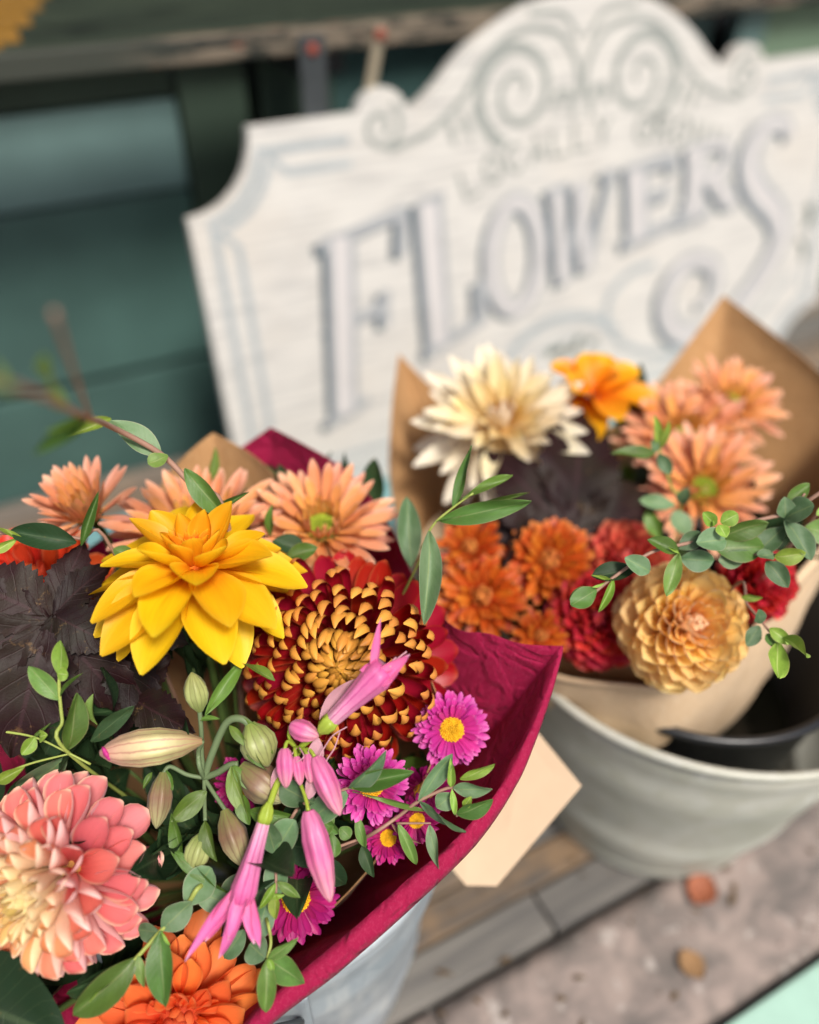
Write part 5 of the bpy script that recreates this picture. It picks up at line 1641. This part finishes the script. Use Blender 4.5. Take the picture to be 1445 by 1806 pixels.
closed("slim little pink bud apart from the other two at the stem joint", V(0.0604, 0.2229, -0.3329), V(0.0575, 0.2122, -0.3403), .0028, [V(0.0603, 0.2226, -0.3333), V(0.0602, 0.2270, -0.3345), V(0.0585, 0.2307, -0.3372)])
closed("hooked magenta bud above the clustered little buds", V(0.0574, 0.2349, -0.3237), V(0.0673, 0.2243, -0.3257), .0046, [V(0.0572, 0.2346, -0.3241), V(0.0559, 0.2343, -0.3309), V(0.0579, 0.2323, -0.3379)])
wr = empty("withered_bloom", V(0.0594, 0.2224, -0.3361))
tag(wr, "withered pale pink bloom with dry threads at the trumpet stem joint", "dried flower")
winv = Matrix.Translation(V(0.0594, 0.2224, -0.3361)).inverted()
leaf(wr, winv, V(0.0712, 0.2314, -0.3236), V(0.0953, 0.2343, -0.3090), .012, m_wither, None, 'ln', "petal")
leaf(wr, winv, V(0.0502, 0.2287, -0.3382), V(0.0405, 0.2224, -0.3485), .005, m_wither, None, 'ln', "petal")
leaf(wr, winv, V(0.0602, 0.2181, -0.3402), V(0.0550, 0.2105, -0.3494), .006, m_wither, None, 'ov', "petal")
leaf(wr, winv, V(0.0679, 0.2281, -0.3309), V(0.0606, 0.2195, -0.3424), .008, m_wither, None, 'ov', "petal")
for q in ([V(0.0571, 0.2282, -0.3330), V(0.0518, 0.2239, -0.3328), V(0.0542, 0.2195, -0.3342), V(0.0515, 0.2187, -0.3386)], [V(0.0773, 0.2219, -0.3247), V(0.0721, 0.2172, -0.3287), V(0.0667, 0.2153, -0.3339), V(0.0648, 0.2113, -0.3411)], [V(0.0808, 0.2216, -0.3230), V(0.0725, 0.2208, -0.3246), V(0.0635, 0.2178, -0.3328)], [V(0.0582, 0.2272, -0.3315), V(0.0581, 0.2208, -0.3307), V(0.0540, 0.2210, -0.3328)]):
    tube("thread", catmull(q, 6), .00035, m_wither, wr, 5, winv)

# ------------------------------------------------------------------ farther bouquet's flowers
m_cream = petal_mat("cream_petal", [(0, (.78, .44, .14)), (.3, (.86, .68, .34)), (.6, (.86, .76, .54)), (1, (.85, .78, .66))], base=(.84, .60, .28), tip=(.84, .78, .66), back=(.86, .72, .55), transl=.45, vein=.08)


def cream_shape(t):
    return dict(w0=.5, um=.55, q=1.7, tipx=.75, phi0=1.4, phi1=.7, k=.7 if t < .3 else -.1, kp=1.3, keel=.1, rip=.02)


flower("dahlia", "cream dahlia with a buttery middle against the white sign", "dahlia", "dahlias", V(0.2891, 0.4159, -0.3341), V(-0.273, -0.421, 0.865), .5, 92, m_cream, ((0, 86), (.2, 70), (.45, 42), (.75, 12), (1, -12)), ((0, .020), (.2, .030), (.5, .046), (1, .058)), ((0, .007), (.2, .010), (.5, .014), (1, .019)),
       ((0, .001), (.3, .008), (1, .011)), ((0, .012), (.3, .009), (1, -.003)), cream_shape, bins=8, jit=8, tie=TIE2, nu=9, nv=6, sj=.14)
m_gold = petal_mat("amber_petal", [(0, (.82, .26, .01)), (1, (.86, .40, .01))], base=(.80, .17, .008), tip=(.88, .52, .03), transl=.35, basew=.7)
flower("garden_flower", "amber orange bloom with broad curling petals beside the cream dahlia", "flower", None, V(0.3625, 0.4061, -0.3228), V(-0.076, -0.038, 0.996), .3, 15, m_gold, ((0, 70), (.4, 35), (1, -25)), ((0, .022), (.4, .036), (1, .046)), ((0, .014), (.4, .026), (1, .031)), ((0, .002), (1, .005)), ((0, .004), (1, 0)),
       lambda t: dict(w0=.45, um=.55, q=1.9, tipx=.65, phi0=1.1, phi1=.4, k=-.7, kp=1.6, rip=.05), bins=5, jit=10, tie=TIE2, nu=10, nv=7)
peach("topmost peach chrysanthemum leaning on the tall kraft paper corner", V(0.4590, 0.3612, -0.3303), V(-0.045, -0.305, 0.951), .036, 60, 0, TIE2, 0, "distant peach chrysanthemums")
peach("peach chrysanthemum between the topmost and the lowest ones by the kraft paper", V(0.4053, 0.3509, -0.3398), V(-0.204, -0.287, 0.936), .044, 62, 0, TIE2, 1, "distant peach chrysanthemums")
peach("lowest peach chrysanthemum by the kraft paper, lime eye facing out", V(0.3871, 0.3072, -0.3499), V(-0.228, -0.444, 0.866), .041, 62, 0, TIE2, 2, "distant peach chrysanthemums")
m_omum = petal_mat("burnt_orange_petal", [(0, (.52, .20, .04)), (.35, (.54, .14, .018)), (.7, (.52, .085, .008)), (1, (.48, .06, .008))], base=(.52, .05, .008), tip=(.74, .26, .06), back=(.68, .24, .06), transl=.28, vein=.12)


def omum(label, loc, axis, r, N=84, spin=0):
    f = r / .03
    rt = flower("chrysanthemum", label, "chrysanthemum", "burnt orange chrysanthemums", loc, axis, spin, N, m_omum, ((0, 84), (.3, 62), (.6, 30), (1, -8)), ((0, .007 * f), (.3, .013 * f), (.6, .022 * f), (1, .026 * f)), ((0, .0024 * f), (.3, .0042 * f), (.6, .0072 * f), (1, .0090 * f)),
                ((0, .001), (.25, .0065 * f), (1, .0075 * f)), ((0, .005 * f), (.25, .004 * f), (1, -.002)), lambda t: dict(w0=.5, um=.68, q=2.3, tipx=.55, phi0=1.2, phi1=.6, k=1.2 if t < .4 else .1, kp=1.3), bins=6, jit=6, tie=TIE2, nu=8, nv=5, sj=.12)
    return rt


omum("burnt orange chrysanthemum nearest the burgundy tissue", V(0.2089, 0.3063, -0.3715), V(-0.394, -0.540, 0.743), .0270)
omum("burnt orange chrysanthemum with a golden middle beside the red pompon", V(0.2587, 0.3060, -0.3621), V(-0.356, -0.467, 0.809), .0280, 96, 1)
omum("small burnt orange chrysanthemum low behind the burgundy corner", V(0.2294, 0.2691, -0.3824), V(-0.246, -0.478, 0.843), .0180, 64, 2)
omum("burnt orange chrysanthemum in the shade under the flat purple leaf", V(0.2179, 0.3383, -0.3588), V(-0.422, -0.369, 0.828), .0220, 70, 3)
omum("burnt orange chrysanthemum half hidden between its neighbour and the red pompon", V(0.2915, 0.3053, -0.3805), V(-0.055, -0.558, 0.828), .0210, 70, 4)


def pompon_shape(t):
    if t < .15:
        return dict(w0=.6, um=.5, q=1.8, tipx=.7, phi0=1.5, phi1=1.2, k=1.1)
    return dict(w0=.45, um=.74, q=2.5, tipx=.48, phi0=1.8, phi1=.95 - .3 * max(0, t - .5), phip=2.2, k=.10, kp=2)


def pompon(label, loc, axis, r, mat, N, spin=0, nu=9, nv=8):
    f = r / .038
    return flower("pompon_dahlia", label, "dahlia", "pompon dahlias", loc, axis, spin, N, mat, ((0, 86), (.12, 76), (.35, 50), (.65, 20), (1, -30)), ((0, .009 * f), (.12, .014 * f), (.35, .021 * f), (1, .025 * f)), ((0, .0040 * f), (.12, .0090 * f), (.35, .0175 * f), (1, .0235 * f)),
                  ((0, .001), (.2, .008 * f), (.55, .0135 * f), (1, .012 * f)), ((0, .014 * f), (.2, .0115 * f), (.55, .004 * f), (1, -.007 * f)), pompon_shape, bins=7, jit=4, tie=TIE2, nu=nu, nv=nv, sj=.07)


m_pomp = petal_mat("peach_yellow_petal", [(0, (.74, .34, .14)), (.15, (.95, .60, .20)), (.4, (.98, .76, .28)), (1, (.98, .66, .28))], base=(.92, .36, .24), tip=(.86, .60, .26), edge=(.97, .80, .38), back=(.98, .70, .44), transl=.5, basew=.6, basef=.5)
m_redp = petal_mat("ruby_petal", [(0, (.52, .022, .03)), (.4, (.60, .028, .035)), (1, (.56, .018, .035))], base=(.34, .004, .012), tip=(.60, .07, .08), edge=(.66, .14, .10), back=(.52, .05, .06), transl=.24, edgef=.6)
m_rose = petal_mat("rose_orange_petal", [(0, (.66, .10, .06)), (1, (.62, .07, .07))], base=(.50, .01, .05), tip=(.72, .22, .12), edge=(.74, .28, .16), back=(.64, .12, .10), transl=.26, edgef=.8)
pompon("peach and yellow pompon dahlia with rolled petals in front of the kraft collar", V(0.2935, 0.2205, -0.3581), V(-0.170, -0.595, 0.785), .0395, m_pomp, 140, .4, 10, 9)
pompon("rosy orange pompon dahlia above the ruby red one", V(0.3065, 0.2882, -0.3727), V(-0.270, -0.303, 0.914), .0335, m_rose, 100, 1)
pompon("ruby red pompon dahlia tucked behind the peach and yellow one", V(0.2702, 0.2651, -0.3821), V(-0.494, -0.521, 0.696), .0345, m_redp, 110, 2)
pompon("ruby red dahlia in shadow under the round eucalyptus leaves by the kraft edge", V(0.3663, 0.2311, -0.3654), V(-0.101, -0.637, 0.764), .0260, m_redp, 90, 3)

# ------------------------------------------------------------------ foliage filling both bouquets
fo = []


def filler(name, label, cen, spread, n, tie, up):
    root = empty(name, cen)
    tag(root, label, "foliage", "leafy filler stems")
    inv = Matrix.Translation(Vector(cen)).inverted()
    for i in range(n):
        b = Vector(cen) + V(rng.normal() * spread[0], rng.normal() * spread[1], rng.normal() * spread[2])
        d = (b - tie).normalized() + V(rng.normal() * .5, rng.normal() * .5, rng.normal() * .3)
        d.normalize()
        L = .028 + rng.random() * .022
        leaf(root, inv, b, b + d * L, L * .42, [m_dark, m_dark, m_mid][int(rng.integers(3)) if up else 0], V(rng.normal() * .5, rng.normal() * .5, 1), 'ov')
        if i % 4 == 0:
            tube("stem", catmull([b, b.lerp(tie, .5), tie], 4), .0009, m_stem, root, 6, inv)
    return root


filler("foliage_stem", "dark leafy stems deep under the yellow dahlia", V(0.0244, 0.3135, -0.3533), (.022, .016, .012), 26, TIE1, 0)
filler("foliage_stem", "dark leafy stems deep under the coral dahlia", V(-0.0377, 0.3012, -0.4012), (.026, .016, .012), 26, TIE1, 0)
filler("foliage_stem", "dark leafy stems between the coral dahlia and the orange one", V(-0.0413, 0.2637, -0.4582), (.016, .012, .007), 22, TIE1, 0)
filler("foliage_stem", "dark leafy stems below the coral dahlia above the big glossy leaf", V(-0.0757, 0.2544, -0.4730), (.010, .008, .006), 18, TIE1, 0)
filler("foliage_stem", "dark leafy stems deep among the green buds", V(0.0185, 0.2447, -0.3988), (.024, .016, .012), 30, TIE1, 0)
filler("foliage_stem", "dark leafy stems deep under the magenta asters", V(0.0781, 0.2350, -0.4083), (.014, .012, .008), 18, TIE1, 1)
filler("foliage_stem", "dark leafy stems behind the peach chrysanthemums and the kraft corner", V(0.0910, 0.3961, -0.3578), (.024, .012, .008), 22, TIE1, 0)
filler("foliage_stem", "green leafy stems behind the cream dahlia", V(0.3327, 0.4176, -0.3710), (.030, .016, .012), 20, TIE2, 1)
filler("foliage_stem", "green leafy stems under the distant peach chrysanthemums", V(0.3915, 0.3514, -0.4020), (.026, .014, .010), 22, TIE2, 1)
filler("foliage_stem", "dark leafy stems under the red pompons", V(0.2996, 0.2982, -0.4162), (.020, .012, .008), 20, TIE2, 0)
filler("foliage_stem", "dark leafy stems between the burnt orange chrysanthemums", V(0.2455, 0.3333, -0.4005), (.016, .012, .008), 16, TIE2, 1)
filler("foliage_stem", "dark leafy stems beside the kraft paper under the round eucalyptus", V(0.4048, 0.2724, -0.3935), (.014, .012, .008), 16, TIE2, 0)
sprig("foliage_stem", "upright dark green leaf between the amber bloom and the peach chrysanthemums", "foliage", "leafy filler stems", [[V(0.4052, 0.4022, -0.3316), V(0.3976, 0.3921, -0.3546), V(0.3801, 0.3743, -0.3915)]], [(V(0.3951, 0.3903, -0.3501), V(0.4070, 0.4099, -0.3065), .014, m_dark), (V(0.3901, 0.3851, -0.3585), V(0.3880, 0.4048, -0.3383), .014, m_mid), (V(0.3825, 0.3782, -0.3623), V(0.3965, 0.3848, -0.3396), .016, m_mid)], m_stem, .001, TIE2)
sprig("foliage_stem", "young green leaf standing before the kraft corner behind the peach chrysanthemums", "foliage", "leafy filler stems", [[V(0.0749, 0.4063, -0.2929), V(0.0717, 0.4027, -0.3022), V(0.0661, 0.3891, -0.3165)]], [(V(0.0727, 0.4026, -0.2981), V(0.0811, 0.4112, -0.2805), .006, m_mid, 'ln'), (V(0.0901, 0.3465, -0.3044), V(0.0946, 0.3517, -0.2872), .006, m_mid, 'ln'), (V(0.1028, 0.3247, -0.3029), V(0.0864, 0.3317, -0.2955), .012, m_dark), (V(0.0894, 0.3188, -0.2988), V(0.1061, 0.3146, -0.2941), .010, EM)], m_stem, .001, TIE1)
